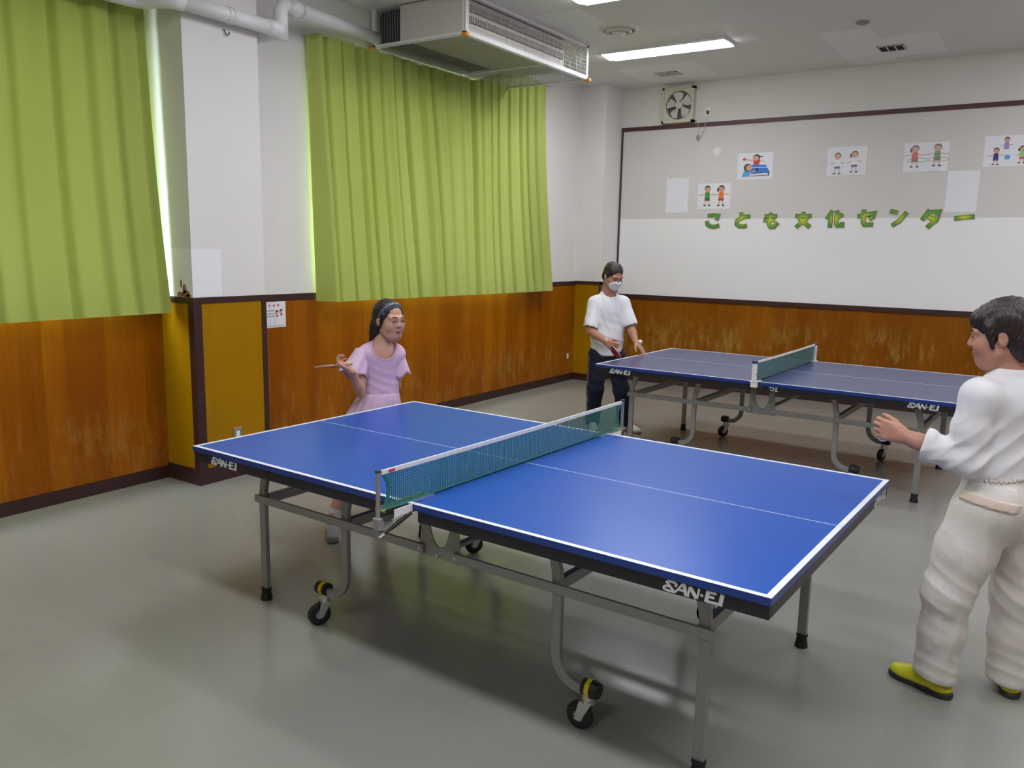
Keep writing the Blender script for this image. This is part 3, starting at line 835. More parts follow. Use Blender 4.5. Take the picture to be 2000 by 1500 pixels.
GLY = {
 'こ': [[(.16, .86), (.55, .90), (.84, .86), (.76, .58)], [(.10, .48), (.16, .26), (.34, .14), (.62, .11), (.92, .20)]],
 'ど': [[(.42, 1.0), (.46, .56)], [(.98, .76), (.72, .76), (.42, .66), (.18, .48), (.16, .26), (.34, .12), (.60, .10), (.80, .15)]],
 'も': [[(.46, 1.0), (.40, .60), (.36, .30), (.48, .10), (.70, .10), (.90, .36)], [(.10, .80), (.82, .80)], [(.05, .54), (.72, .54)]],
 '文': [[(.50, 1.0), (.50, .80)], [(.05, .76), (.95, .76)], [(.76, .66), (.12, .06)], [(.26, .62), (.92, .06)]],
 '化': [[(.32, 1.0), (.06, .52)], [(.26, .76), (.26, .0)], [(.60, 1.0), (.60, .22), (.68, .10), (.94, .10), (.94, .28)], [(.92, .78), (.62, .54)]],
 'セ': [[(.36, 1.0), (.36, .24), (.44, .10), (.88, .10)], [(.05, .62), (.92, .78), (.88, .56), (.70, .42)]],
 'ン': [[(.08, .92), (.42, .80)], [(.22, .06), (.55, .30), (.92, .80)]],
 'タ': [[(.40, 1.0), (.06, .46)], [(.36, .88), (.88, .88), (.78, .46), (.34, .0)], [(.36, .60), (.84, .34)]],
 'ー': [[(.04, .48), (.96, .54)]],
}
WORDS = {'こ': 'first from the left', 'ど': 'second from the left', 'も': 'third from the left', '文': 'fourth, shaped like a crossed X under a bar', '化': 'fifth, at the middle of the row',
         'セ': 'sixth, right of the middle', 'ン': 'seventh, a dot and a slanted stroke', 'タ': 'second from the right end', 'ー': 'a single long bar at the right end'}
for ch, x, z, tilt in (('こ', 1.66, 2.082, 0), ('ど', 2.024, 2.089, 0), ('も', 2.374, 2.084, 0), ('文', 2.74, 2.091, 0), ('化', 3.09, 2.102, 0), ('セ', 3.42, 2.112, 0.02), ('ン', 3.749, 2.113, 0.02), ('タ', 4.071, 2.104, 0.05), ('ー', 4.384, 2.113, 0.03)):
    mb = MB(); w, h = 0.190, 0.180
    for lay, (wd, d1) in enumerate(((0.062, 0.004), (0.047, 0.006), (0.034, 0.0075))):
        for gi, g in enumerate(GLY[ch]):
            mb.stroke([((u - 0.5) * w, (v - 0.5) * h) for u, v in g], wd, lambda u, v, d: (u, -d, v), 0.0005 if lay == 0 else d1 - 0.002, d1 + 0.00015 * gi, lay, cap=0.006 - 0.004 * lay + 0.004)
    o = bpy.data.objects.new('wall_letter', mb.mesh('wall_letter', [LC, LO, LF[0 if ch == 'こ' else 1]])); COL.objects.link(o)
    o.location = (x, -0.0085, z); o.rotation_euler = (0, -tilt, 0)
    tag(o, 'green cut-out letter %s of the wall lettering, %s' % (ch, WORDS[ch]), 'letter', 'cut-out letters across the back wall')
# ================================================================== table tennis tables
LOGO = [([(1.02, .60), (1.08, .80), (.98, .93), (.45, .93), (.34, .80), (.92, .12)], .19), ([(1.0, .10), (.30, .10), (.12, .18), (.12, .34), (.30, .46), (.55, .50)], .17),
        ([(.98, .10), (1.25, .45), (1.52, .93)], .15), ([(1.50, .90), (1.70, .90), (1.86, .02)], .26), ([(1.30, .42), (1.70, .42)], .16),
        ([(2.00, .02), (2.12, .92)], .17), ([(2.14, .92), (2.66, .06)], .28), ([(2.70, .06), (2.84, .98)], .15), ([(2.94, .46), (3.14, .46)], .16),
        ([(3.38, .0), (3.52, 1.0)], .28), ([(3.52, .91), (4.12, .91)], .18), ([(3.44, .52), (3.98, .52)], .17), ([(3.40, .09), (4.40, .09)], .18), ([(4.42, .0), (4.56, 1.0)], .30)]
def logo(fr, parent, w=0.192, h=0.036):
    mb = MB(); k = w / 4.65
    for i, (pts, wd) in enumerate(LOGO):
        mb.stroke([((u - 2.32) * k, (v - 0.5) * h) for u, v in pts], wd * k, fr, 0.0, 0.0012 + 0.00004 * i)
    obj('logo', mb, M['logo'], parent, local=True)

def table(loc, rz, label, top, small_mark=False):
    t = thing('table_tennis_table', label, 'table tennis table', loc, 'table tennis tables', rz)
    H = 0.760
    for s in (-1, 1):
        mb = MB(); xa, xb = (0.004, 1.370) if s > 0 else (-1.370, -0.004)
        mb.box(xa, xb, -0.7625, 0.7625, H - 0.024, H - 0.0004, 1)
        mb.box(xa, xb, -0.7625, 0.7625, H - 0.0004, H, 0)
        for b in ((xa, xb, -0.7625, -0.7425), (xa, xb, 0.7425, 0.7625), ((xb - 0.02 if s > 0 else xa), (xb if s > 0 else xa + 0.02), -0.7425, 0.7425), (xa, xb, -0.0015, 0.0015)):
            mb.box(*b, H, H + 0.0004, 2)
        obj('table_top', mb, [top, M['blueedge'], M['line']], t, local=True)
        ap = MB(); z0, z1 = H - 0.068, H - 0.024
        i0 = s * 0.048; o0 = s * 1.366
        lo, hi = min(i0, o0), max(i0, o0)
        for sy in (-1, 1): ap.box(lo, hi, sy * 0.759 - (0.02 if sy > 0 else 0), sy * 0.759 + (0.02 if sy < 0 else 0), z0, z1)
        for xx in (lo, hi - 0.02): ap.box(xx, xx + 0.02, -0.739, 0.739, z0, z1)
        ap.box((lo + hi) / 2 - 0.015, (lo + hi) / 2 + 0.015, -0.739, 0.739, z0 + 0.01, z1)
        apo = obj('apron', ap, M['apron'], t, local=True, bevel=0.002)
        for sy in (-1, 1):
            if sy < 0: logo(lambda u, v, d, s=s: (s * 1.137 + u, -0.7592 - d, 0.714 + v), apo)
            else: logo(lambda u, v, d, s=s: (s * 1.137 - u, 0.7592 + d, 0.714 + v), apo)
        if s > 0 and small_mark:
            mk = MB(); f2 = lambda u, v, d: (0.135 + u, -0.7592 - d, 0.716 + v)
            mk.stroke([(-.030, .006), (-.018, .012), (.0, .008), (.004, -.004), (-.006, -.013), (-.024, -.010)], .006, f2, 0, .0012)
            mk.stroke([(.012, .012), (.026, .010), (.018, -.002), (.030, -.012), (.012, -.013)], .006, f2, 0, .0012)
            obj('maker_mark', mk, M['logo'], apo, local=True)
        if s > 0: logo(lambda u, v, d: (1.3662 + d, 0.615 + u, 0.714 + v), apo)
        for sy in (-1, 1):
            y = sy * 0.565
            lg = MB().bar([(s * 1.070, y, 0.735), (s * 1.082, y, 0.66), (s * 1.106, y, 0.575), (s * 1.114, y, 0.52), (s * 1.114, y, 0.05)], 0.026, 0.040)
            l1 = obj('leg', lg, M['legs'], t, local=True, bevel=0.004)
            obj('rubber_foot', MB().tube([(s * 1.114, y, 0.062), (s * 1.114, y, 0.050), (s * 1.114, y, 0.046), (s * 1.114, y, 0.012), (s * 1.114, y, 0.0)], [0.024, 0.025, 0.021, 0.027, 0.028], 16), M['black'], l1, local=True)
            pts = [(s * 0.515, y, 0.735), (s * 0.526, y, 0.65), (s * 0.546, y, 0.57), (s * 0.552, y, 0.50), (s * 0.552, y, 0.26)]
            for q in np.linspace(0, math.pi / 2, 7)[1:]: pts.append((s * (0.552 + 0.105 * (1 - math.cos(q))), y, 0.26 - 0.105 * math.sin(q)))
            pts.append((s * 0.690, y, 0.155))
            l2 = obj('leg', MB().bar(pts, 0.026, 0.038), M['legs'], t, local=True, bevel=0.004)
            hx = s * 0.700
            obj('brake_hub', MB().cyl((hx - s * 0.030, y, 0.165), (hx - s * 0.012, y, 0.165), 0.030, 10, mat=0).cyl((hx - s * 0.012, y, 0.165), (hx + s * 0.006, y, 0.165), 0.034, 8, mat=1).cyl((hx + s * 0.006, y, 0.165), (hx + s * 0.034, y, 0.165), 0.034, 12, r2=0.028, mat=0),
                [M['black'], M['black'] if small_mark else M['yellow']], l2, local=True)
            # caster: swivel plate, fork, wheel
            ang = {(-1, -1): 1.15, (-1, 1): 0.95, (1, -1): 0.05, (1, 1): 1.2}[(s, sy)]
            ca, sa = math.cos(ang), math.sin(ang)
            wx, wy, wr = s * 0.690 - 0.030 * ca, y - 0.030 * sa, 0.052
            ax = Vector((-sa, ca, 0))
            cs = MB().cyl((s * 0.690, y, 0.150), (s * 0.690, y, 0.112), 0.024, 16)
            for q in (-1, 1):
                o_ = ax * (q * 0.019)
                a, b = Vector((s * 0.690, y, 0.116)) + o_, Vector((wx, wy, wr)) + o_
                cs.add([a + Vector((ca * 0.022, sa * 0.022, 0)), a - Vector((ca * 0.026, sa * 0.026, 0)), b - Vector((ca * 0.013, sa * 0.013, 0.012)), b + Vector((ca * 0.013, sa * 0.013, -0.012))] +
                       [p + ax * (q * 0.003) for p in (a + Vector((ca * 0.022, sa * 0.022, 0)), a - Vector((ca * 0.026, sa * 0.026, 0)), b - Vector((ca * 0.013, sa * 0.013, 0.012)), b + Vector((ca * 0.013, sa * 0.013, -0.012)))],
                       [(0, 1, 2, 3), (7, 6, 5, 4), (0, 4, 5, 1), (1, 5, 6, 2), (2, 6, 7, 3), (3, 7, 4, 0)])
            cs.cyl((s * 0.690, y, 0.120), (s * 0.690, y, 0.112), 0.030, 16)
            co = obj('caster_fork', cs, M['steel'], l2, local=True)
            wl_ = MB(); c_ = Vector((wx, wy, wr))
            wl_.tube([c_ - ax * 0.015, c_ - ax * 0.013, c_ - ax * 0.007, c_ + ax * 0.007, c_ + ax * 0.013, c_ + ax * 0.015], [0.036, wr - 0.004, wr, wr, wr - 0.004, 0.036], 28, 0)
            wl_.cyl(c_ - ax * 0.0165, c_ + ax * 0.0165, 0.020, 16, mat=1)
            obj('caster_wheel', wl_, [M['black'], M['grey']], l2, local=True, smooth=False)
        for sy in (-1, 1):
            y = sy * 0.586
            lo, hi = sorted((s * 0.078, s * 1.145))
            obj('side_rail', _box(lo, hi, y - 0.007, y + 0.007, 0.492, 0.528), M['legs'], t, local=True, bevel=0.002)
        for x in (1.100, 0.538):
            obj('cross_tube', _box(s * x - 0.014, s * x + 0.014, -0.552, 0.552, 0.485, 0.530), M['legs'], t, local=True, bevel=0.003)
    for sy in (-1, 1):
        y = sy * 0.575
        poly = [(-.108, .482), (.108, .482), (.086, .715), (.052, .715), (.052, .64)]
        poly += [(.052 * math.cos(q), .64 - .112 * math.sin(q)) for q in np.linspace(0, math.pi, 15)[1:-1]]
        poly += [(-.052, .64), (-.052, .715), (-.086, .715)]
        pl = obj('pivot_plate', MB().prism(poly, lambda u, v, d: (u, y + d, v), -0.003, 0.003), M['legs'], t, local=True)
        for u, v in ((0.0, 0.500), (0.092, 0.510), (-0.092, 0.510)): obj('bolt', MB().cyl((u, y - 0.022, v), (u, y + 0.022, v), 0.007, 10), M['steel'], pl, local=True)
    obj('centre_tube', MB().cyl((0, -0.57, 0.505), (0, 0.57, 0.505), 0.014, 12), M['legs'], t, local=True)
    return t

T1 = (3.3885, -6.8819); A1 = -0.035
T2 = (3.5043, -3.0969); A2 = -0.0257
table((T1[0], T1[1], 0), A1, 'bright blue folding table tennis table nearest the camera', M['blue'])
table((T2[0], T2[1], 0), A2, 'dark navy folding table tennis table standing by the back wall', M['navy'], True)

NETGREY = plain('grey_green_net_cord', (0.055, 0.155, 0.155, 1), 0.8)
def net(loc, rz, label, style):
    t = thing('table_tennis_net', label, 'net', loc, 'nets clamped across the tables', rz)
    Y = 0.905; zt = 0.153
    def sag(y): return zt - 0.004 * (1 - (y / Y) ** 2)
    ys = np.linspace(-Y, Y, 41)
    if style == 1:
        for s in (-1, 1):
            po = obj('post', MB().cyl((0, s * 0.915, -0.045), (0, s * 0.915, 0.155), 0.0085, 14), M['steel'], t, local=True, smooth=False)
            obj('post_cap', MB().cyl((0, s * 0.915, 0.148), (0, s * 0.915, 0.158), 0.011, 14), M['darkgrey'], po, local=True)
            cm = MB().box(-0.016, 0.016, s * 0.915 - 0.014, s * 0.915 + 0.014, -0.065, -0.020)
            cl_ = obj('clamp_block', cm, M['grey'], t, local=True, bevel=0.002)
            a, b = sorted((s * 0.905, s * 0.640))
            obj('clamp_plate', _box(-0.026, 0.026, a, b, 0.0015, 0.004).box(-0.026, -0.022, a, b, 0.004, 0.012).box(0.022, 0.026, a, b, 0.004, 0.012), M['chrome'], t, local=True)
            a, b = sorted((s * 0.765, s * 0.860))
            obj('clamp_bracket', _box(0.024, 0.028, a, b, -0.028, 0.002), M['white'], t, local=True)
            obj('clamp_arm', _box(-0.02, 0.02, *sorted((s * 0.77, s * 0.905)), -0.030, -0.014), M['darkgrey'], t, local=True)
            obj('clamp_lever', MB().tube([(0.03, s * 0.775, -0.030), (0.022, s * 0.83, -0.052), (0.012, s * 0.90, -0.082)], [0.007, 0.009, 0.006], 10, mat=0).tube([(0.012, s * 0.90, -0.082), (0.009, s * 0.92, -0.090)], [0.008, 0.008], 10, mat=1), [M['black'], M['chrome']], t, local=True)
            st = MB(); pts = [(s * 0.888, 0.135), (s * 0.868, 0.105), (s * 0.862, 0.075), (s * 0.868, 0.045), (s * 0.885, 0.010)]
            st.stroke(pts, 0.013, lambda u, v, d: (d, u, v), -0.002, 0.002)
            obj('side_tape', st, M['netgreen'], t, local=True)
        Yn = 0.868
    else:
        for s in (-1, 1):
            po = obj('post', _box(-0.016, 0.016, s * 0.80 - 0.014, s * 0.80 + 0.014, 0.002, 0.140), M['white'], t, local=True, bevel=0.004)
            obj('post_cap', _box(-0.018, 0.018, s * 0.80 - 0.016, s * 0.80 + 0.016, 0.140, 0.160), plain('blue_post_cap', (0.03, 0.04, 0.14, 1), 0.4), po, local=True, bevel=0.003)
            obj('screw', MB().cyl((0.016, s * 0.80, 0.06), (0.019, s * 0.80, 0.06), 0.005, 10), M['darkgrey'], po, local=True)
            a, b = sorted((s * 0.815, s * 0.700))
            obj('clamp_plate', _box(-0.03, 0.03, a, b, 0.0012, 0.005), M['white'], t, local=True)
            a, b = sorted((s * 0.768, s * 0.812))
            obj('clamp_bracket', _box(-0.022, 0.022, a, b, -0.040, 0.001), M['white'], t, local=True, bevel=0.003)
            obj('clamp_screw', MB().cyl((0, s * 0.785, -0.085), (0, s * 0.785, -0.035), 0.008, 10).cyl((0, s * 0.785, -0.090), (0, s * 0.785, -0.078), 0.022, 12), M['darkgrey'], t, local=True)
        Y = Yn = 0.785
    tp = MB()
    vs = []; 
    ys = np.linspace(-(Y - 0.008), Y - 0.008, 41)
    for y in ys:
        z1 = sag(y)
        for x, z in ((-0.0035, z1 - 0.016), (-0.0035, z1), (0.0035, z1), (0.0035, z1 - 0.016)): vs.append((x, y, z))
    fs = []
    for i in range(40):
        for k in range(4): fs.append((i * 4 + k, i * 4 + (k + 1) % 4, (i + 1) * 4 + (k + 1) % 4, (i + 1) * 4 + k))
    fs += [(0, 1, 2, 3), (163, 162, 161, 160)]
    obj('top_tape', tp.add(vs, fs), M['tape'], t, local=True)
    if style == 1: obj('tape_label', _box(0.0036, 0.0044, -0.865, -0.832, 0.139, 0.149), ink(200, 60, 70), t, local=True)
    nm = MB(); cell = 0.0105; w = 0.0017 if style == 1 else 0.0021
    n = int(2 * Yn / cell)
    for i in range(n + 1):
        y = -Yn + 2 * Yn * i / n
        nm.box(-0.0006, 0.0006, y - w, y + w, 0.004, sag(y) - 0.014)
    for j in range(13):
        z = 0.008 + 0.0105 * j
        nm.box(-0.0007, 0.0007, -Yn, Yn, z - w * 0.8, z + w * 0.8)
    obj('net_mesh', nm, M['netgreen'] if style == 1 else NETGREY, t, local=True)
    obj('bottom_cord', MB().tube([(0, y, 0.005 + (0.004 * math.sin(6 * y) ** 2 if style == 2 else 0)) for y in np.linspace(-Yn, Yn, 31)], 0.0035, 8), M['netgreen'] if style == 1 else M['darkgrey'], t, local=True)
    return t
net((T1[0], T1[1], 0.760), A1, 'green net with steel posts across the bright blue near table', 1)
net((T2[0], T2[1], 0.760), A2, 'green net with thick white posts across the dark far table', 2)
# ================================================================== smooth implicit surfaces for the people
A = lambda *v: np.array(v, float)
def unit(v):
    v = np.asarray(v, float); return v / np.linalg.norm(v)
def smin(a, b, k):
    if k <= 0: return np.minimum(a, b)
    h = np.clip(0.5 + 0.5 * (b - a) / k, 0, 1)
    return b + (a - b) * h - k * h * (1 - h)
def smax(a, b, k): return -smin(-a, -b, k)

class Fld:
    """a list of shapes blended into one distance field"""
    def __init__(s): s.ops = []
    def op(s, f, lo, hi, k=0.0, mode='u'):
        s.ops.append((f, np.asarray(lo, float), np.asarray(hi, float), k, mode)); return s
    def cone(s, a, b, ra, rb, k=0.02, mode='u', flat=None):
        """round cone; flat=(axis, q) squashes the section along axis to q of its width"""
        a = np.asarray(a, float); b = np.asarray(b, float); ab = b - a; L2 = max(ab @ ab, 1e-9); R = max(ra, rb)
        def f(P):
            d = P - a
            if flat is not None:
                n, q = unit(flat[0]), flat[1]
                n = unit(n - ab * (n @ ab) / L2) if L2 > 1e-6 else n
                d = d + (d @ n)[..., None] * n * (1 / q - 1)
            t = np.clip((d @ ab) / L2, 0, 1)
            w = d - t[..., None] * ab
            r = ra + (rb - ra) * t
            dd = np.sqrt((w * w).sum(-1)) - r
            return dd * (0.5 + 0.5 * flat[1]) if flat is not None else dd
        return s.op(f, np.minimum(a, b) - R, np.maximum(a, b) + R, k, mode)
    def chain(s, pts, rs, k=0.02, **kw):
        for i in range(len(pts) - 1): s.cone(pts[i], pts[i + 1], rs[i], rs[i + 1], k, **kw)
        return s
    def ell(s, c, r, k=0.02, mode='u', B=None):
        """ellipsoid, B = 3 rows of unit axes"""
        c = np.asarray(c, float); r = np.asarray(r, float); B = np.eye(3) if B is None else np.asarray(B, float)
        def f(P):
            q = (P - c) @ B.T
            k0 = np.sqrt(((q / r) ** 2).sum(-1)); k1 = np.sqrt(((q / (r * r)) ** 2).sum(-1)) + 1e-9
            return k0 * (k0 - 1) / k1
        R = r.max()
        return s.op(f, c - R, c + R, k, mode)
    def half(s, p, n, k=0.0):
        """keep only the side the normal n points away from"""
        p = np.asarray(p, float); n = unit(n)
        return s.op(lambda P: (P - p) @ n, None or A(-9, -9, -9), A(9, 9, 9), k, 'i')
    def box(s, c, h, k=0.0, mode='i', B=None):
        c = np.asarray(c, float); h = np.asarray(h, float); B = np.eye(3) if B is None else np.asarray(B, float)
        def f(P):
            q = np.abs((P - c) @ B.T) - h
            return np.sqrt((np.maximum(q, 0) ** 2).sum(-1)) + np.minimum(q.max(-1), 0)
        R = np.abs(B.T) @ h
        return s.op(f, c - R, c + R, k, mode)
    def disp(s, f): return s.op(f, A(-9, -9, -9), A(9, 9, 9), 0, 'd')
    def sub(s, fld, off=0.0, mode='u', k=0.0):
        lo, hi = fld.bounds()
        return s.op(lambda P: fld.ev(P) - off, lo - off, hi + off, k, mode)
    def bounds(s):
        lo = np.min([o[1] for o in s.ops if o[4] == 'u'], 0); hi = np.max([o[2] for o in s.ops if o[4] == 'u'], 0)
        for o in s.ops:
            if o[4] == 'i' and abs(o[1]).max() < 8: lo = np.maximum(lo, o[1]); hi = np.minimum(hi, o[2])
        return lo, hi
    def ev(s, P, lo=None, hi=None, m=0.03):
        d = np.full(P.shape[:-1], 1.0)
        for f, a, b, k, mode in s.ops:
            if mode in 'us' and lo is not None and ((a - k - m > hi).any() or (b + k + m < lo).any()): continue
            if mode == 'u': d = smin(d, f(P), k)
            elif mode == 's': d = smax(d, -f(P), k)
            elif mode == 'i': d = smax(d, f(P), k)
            else: d = d + f(P)
        return d

def surface(fld, vox, smooth=1, bounds=None):
    """naive surface nets of a field"""
    lo, hi = fld.bounds() if bounds is None else bounds
    lo = lo - 3 * vox - 0.01; hi = hi + 3 * vox + 0.01
    n = np.ceil((hi - lo) / vox).astype(int) + 1
    D = np.full(n, 1.0, np.float32)
    Bk = 20
    for i in range(0, n[0], Bk):
        for j in range(0, n[1], Bk):
            for k in range(0, n[2], Bk):
                e = np.minimum(np.array([i, j, k]) + Bk, n)
                a = lo + np.array([i, j, k]) * vox; b = lo + (e - 1) * vox
                if not any(o[4] == 'u' and not ((o[1] - o[3] - 0.03 > b).any() or (o[2] + o[3] + 0.03 < a).any()) for o in fld.ops): continue
                g = np.stack(np.meshgrid(*[lo[q] + np.arange((i, j, k)[q], e[q]) * vox for q in range(3)], indexing='ij'), -1)
                D[i:e[0], j:e[1], k:e[2]] = fld.ev(g, a, b)
    S = D < 0
    c = [S[x:n[0] - 1 + x, y:n[1] - 1 + y, z:n[2] - 1 + z] for x in (0, 1) for y in (0, 1) for z in (0, 1)]
    cnt = sum(q.astype(np.int8) for q in c)
    act = (cnt > 0) & (cnt < 8)
    idx = np.full(act.shape, -1, np.int64); ii = np.argwhere(act); idx[act] = np.arange(len(ii))
    acc = np.zeros((len(ii), 3)); wt = np.zeros(len(ii))
    cor = [(x, y, z) for x in (0, 1) for y in (0, 1) for z in (0, 1)]
    val = [D[ii[:, 0] + x, ii[:, 1] + y, ii[:, 2] + z] for x, y, z in cor]
    for p in range(8):
        for q in range(p + 1, 8):
            df = np.abs(np.array(cor[p]) - np.array(cor[q]))
            if df.sum() != 1: continue
            m = (val[p] < 0) != (val[q] < 0)
            t = val[p] / np.where(m, val[p] - val[q], 1)
            pt = np.array(cor[p]) + t[:, None] * (np.array(cor[q]) - np.array(cor[p]))
            acc[m] += pt[m]; wt[m] += 1
    V = lo + (ii + acc / wt[:, None]) * vox
    F = []
    for ax in range(3):
        u, v = (ax + 1) % 3, (ax + 2) % 3
        sl0 = [slice(1, n[q] - 1) for q in range(3)]; sl1 = list(sl0)
        sl0[ax] = slice(0, n[ax] - 1); sl1[ax] = slice(1, n[ax])
        a, b = S[tuple(sl0)], S[tuple(sl1)]
        e = np.argwhere(a != b); inside = a[tuple(e.T)]
        base = e.copy()
        for q in range(3):
            if q != ax: base[:, q] += 1
        du = np.zeros(3, int); du[u] = 1; dv = np.zeros(3, int); dv[v] = 1
        g = lambda o: idx[tuple((base + o).T)]
        q4 = np.stack([g(-du - dv), g(-dv), g(0 * du), g(-du)], 1)
        q4[~inside] = q4[~inside][:, ::-1]
        F.append(q4)
    F = np.concatenate(F)
    F = F[(F >= 0).all(1)]
    for _ in range(smooth):
        s_ = np.zeros_like(V); w_ = np.zeros(len(V))
        for q in range(4):
            a, b = F[:, q], F[:, (q + 1) % 4]
            np.add.at(s_, a, V[b]); np.add.at(w_, a, 1); np.add.at(s_, b, V[a]); np.add.at(w_, b, 1)
        V = V + 0.5 * (s_ / np.maximum(w_, 1)[:, None] - V)
    return V, F

def flesh(name, fld, mats, parent, vox=0.005, smooth=1, bounds=None, paint=None):
    V, F = surface(fld, vox, smooth, bounds)
    d = origin_of(parent) if parent is not None else Vector((0, 0, 0))
    me = bpy.data.meshes.new(name)
    me.vertices.add(len(V)); me.vertices.foreach_set('co', (V - np.array(d)).astype(np.float32).ravel())
    me.loops.add(len(F) * 4); me.loops.foreach_set('vertex_index', F.astype(np.int32).ravel())
    me.polygons.add(len(F)); me.polygons.foreach_set('loop_start', np.arange(0, len(F) * 4, 4, dtype=np.int32))
    me.polygons.foreach_set('use_smooth', np.ones(len(F), bool))
    for m in (mats if isinstance(mats, list) else [mats]): me.materials.append(m)
    if paint is not None:
        me.polygons.foreach_set('material_index', paint(V[F].mean(1)).astype(np.int32))
    me.update(calc_edges=True); me.validate()
    o = bpy.data.objects.new(name, me); COL.objects.link(o)
    if parent is not None: o.parent = parent
    return o

def wob(seed, amp, fx, fy, fz):
    r = np.random.RandomState(seed); K = [(r.uniform(-1, 1, 3) * A(fx, fy, fz), r.uniform(0, 6.28)) for _ in range(5)]
    def f(P):
        s_ = 0
        for w, ph in K: s_ = s_ + np.sin(P @ w + ph)
        return amp * s_ / 3.0
    return f
def pleats(seed, amp, d1, f1, region=None):
    """cloth folds running across direction d1"""
    d1 = unit(d1); r = np.random.RandomState(seed); ph = r.uniform(0, 6, 3); d2 = unit(r.uniform(-1, 1, 3))
    def f(P):
        a = P @ d1 * f1 + 1.3 * np.sin(P @ d2 * 9 + ph[0]) + ph[1]
        w = amp * (np.abs(np.sin(a)) ** 0.7 - 0.6)
        if region is not None:
            c, R = region; w = w * np.exp(-((P - c) ** 2).sum(-1) / (R * R))
        return w
    return f

class Frame:
    """head frame: x to the person's right, y forward, z up"""
    def __init__(s, c, fwd, upv=(0, 0, 1), k=1.0):
        s.c = np.asarray(c, float); s.k = k
        s.y = unit(fwd); s.x = unit(np.cross(s.y, upv)); s.z = np.cross(s.x, s.y)
        s.B = np.stack([s.x, s.y, s.z])
    def __call__(s, x, y, z): return s.c + s.k * (x * s.x + y * s.y + z * s.z)
    def loc(s, P): return (P - s.c) @ s.B.T / s.k

def head(S, H, neck_base, neck_r=0.052, young=0.0, nose=1.0):
    k = H.k; E = lambda x, y, z, r, kk=0.015, mode='u': S.ell(H(x, y, z), A(*r) * k, kk * k, mode, H.B)
    E(0, -0.012, 0.040, (0.073, 0.094, 0.082))
    E(0, 0.032, -0.035, (0.060 + 0.006 * young, 0.060, 0.074), 0.03)
    E(0, 0.058, -0.088, (0.026 + 0.006 * young, 0.026, 0.022), 0.035)
    for q in (-1, 1):
        E(q * 0.036, 0.052, -0.028, (0.030, 0.034 + 0.004 * young, 0.034), 0.025)
        S.cone(H(q * 0.045, 0.074, 0.026), H(q * 0.014, 0.086, 0.024), 0.010 * k, 0.011 * k, 0.018 * k)
        S.ell(H(q * 0.032, 0.096, 0.006), A(0.017, 0.012, 0.011) * k, 0.010 * k, 's', H.B)
        E(q * 0.031, 0.078, 0.004, (0.0145, 0.013, 0.0125), 0.005)
        E(q * 0.074, -0.010, -0.004, (0.009, 0.017, 0.029), 0.006)
        S.ell(H(q * 0.082, -0.007, -0.002), A(0.005, 0.009, 0.016) * k, 0.004 * k, 's', H.B)
        E(q * 0.010, 0.098, -0.024, (0.0065, 0.008, 0.006), 0.006)
        S.cone(H(q * 0.052, 0.010, -0.055), H(q * 0.03, 0.05, -0.092), 0.018 * k, 0.017 * k, 0.03 * k)
    S.cone(H(0, 0.084, 0.020), H(0, 0.084 + 0.020 * nose, -0.018), 0.0075 * k, 0.0115 * k, 0.012 * k)
    for zz, yy, rr in ((-0.0525, 0.090, 0.0065), (-0.0640, 0.087, 0.0072)):
        S.cone(H(-0.017, yy - 0.006, zz), H(0, yy, zz), 0.0045 * k, rr * k, 0.006 * k); S.cone(H(0.017, yy - 0.006, zz), H(0, yy, zz), 0.0045 * k, rr * k, 0.006 * k)
    S.cone(H(-0.020, 0.092, -0.0585), H(0.020, 0.092, -0.0585), 0.0022 * k, 0.0022 * k, 0.003 * k, 's')
    S.cone(H(0, -0.022, -0.045), neck_base, neck_r * k, neck_r * k * 1.06, 0.03 * k)

def hand(S, w, fwd, palm, thumb, k=1.0, curl=(0.5, 0.55, 0.6, 0.65), spread=0.06, th=(0.75, 0.35), fr=1.0):
    """w wrist; fwd to the fingers; palm = direction the palm faces; thumb = side of the thumb"""
    w = np.asarray(w, float); f = unit(fwd); n = unit(np.asarray(palm, float) - f * (np.asarray(palm) @ f)); t = np.cross(f, n)
    if t @ np.asarray(thumb, float) < 0: t = -t
    rot = lambda v, a: v * math.cos(a) + n * math.sin(a)
    kk = 0.008 * k
    S.cone(w - f * 0.01 * k, w + f * 0.03 * k, 0.024 * k, 0.022 * k, 0.015 * k, flat=(n, 0.72))
    for i, (off, ln, L) in enumerate(((0.030, 0.082, (0.044, 0.026, 0.021)), (0.010, 0.086, (0.048, 0.029, 0.022)), (-0.011, 0.082, (0.044, 0.027, 0.021)), (-0.030, 0.074, (0.034, 0.020, 0.018)))):
        kn = w + (f * ln + t * off) * k
        S.cone(w + (f * 0.018 + t * off * 0.55) * k, kn, 0.0155 * k, 0.0120 * k, 0.014 * k)
        d = unit(f + t * (off / 0.03) * spread); p = kn; a = 0.0
        c = curl[i]
        for j, (l, r0, r1) in enumerate(zip(L, (0.0098, 0.0086, 0.0078), (0.0088, 0.0079, 0.0066))):
            a += c * (0.9, 1.15, 0.8)[j]
            dd = d * math.cos(a) + n * math.sin(a)
            q = p + dd * l * k
            S.cone(p, q, r0 * k * fr, r1 * k * fr, kk * 0.6); p = q
    b = w + (f * 0.022 + t * 0.022 + n * 0.006) * k
    d1 = unit(f * 0.75 + t * th[0] + n * th[1]); m = b + d1 * 0.042 * k
    d2 = unit(f * 1.0 + t * th[0] * 0.55 + n * th[1] * 1.3); e = m + d2 * 0.030 * k; e2 = e + unit(d2 + f * 0.2) * 0.022 * k
    S.cone(b, m, 0.0150 * k, 0.0115 * k, 0.012 * k); S.cone(m, e, 0.0108 * k, 0.0098 * k, kk); S.cone(e, e2, 0.0096 * k, 0.0075 * k, kk)

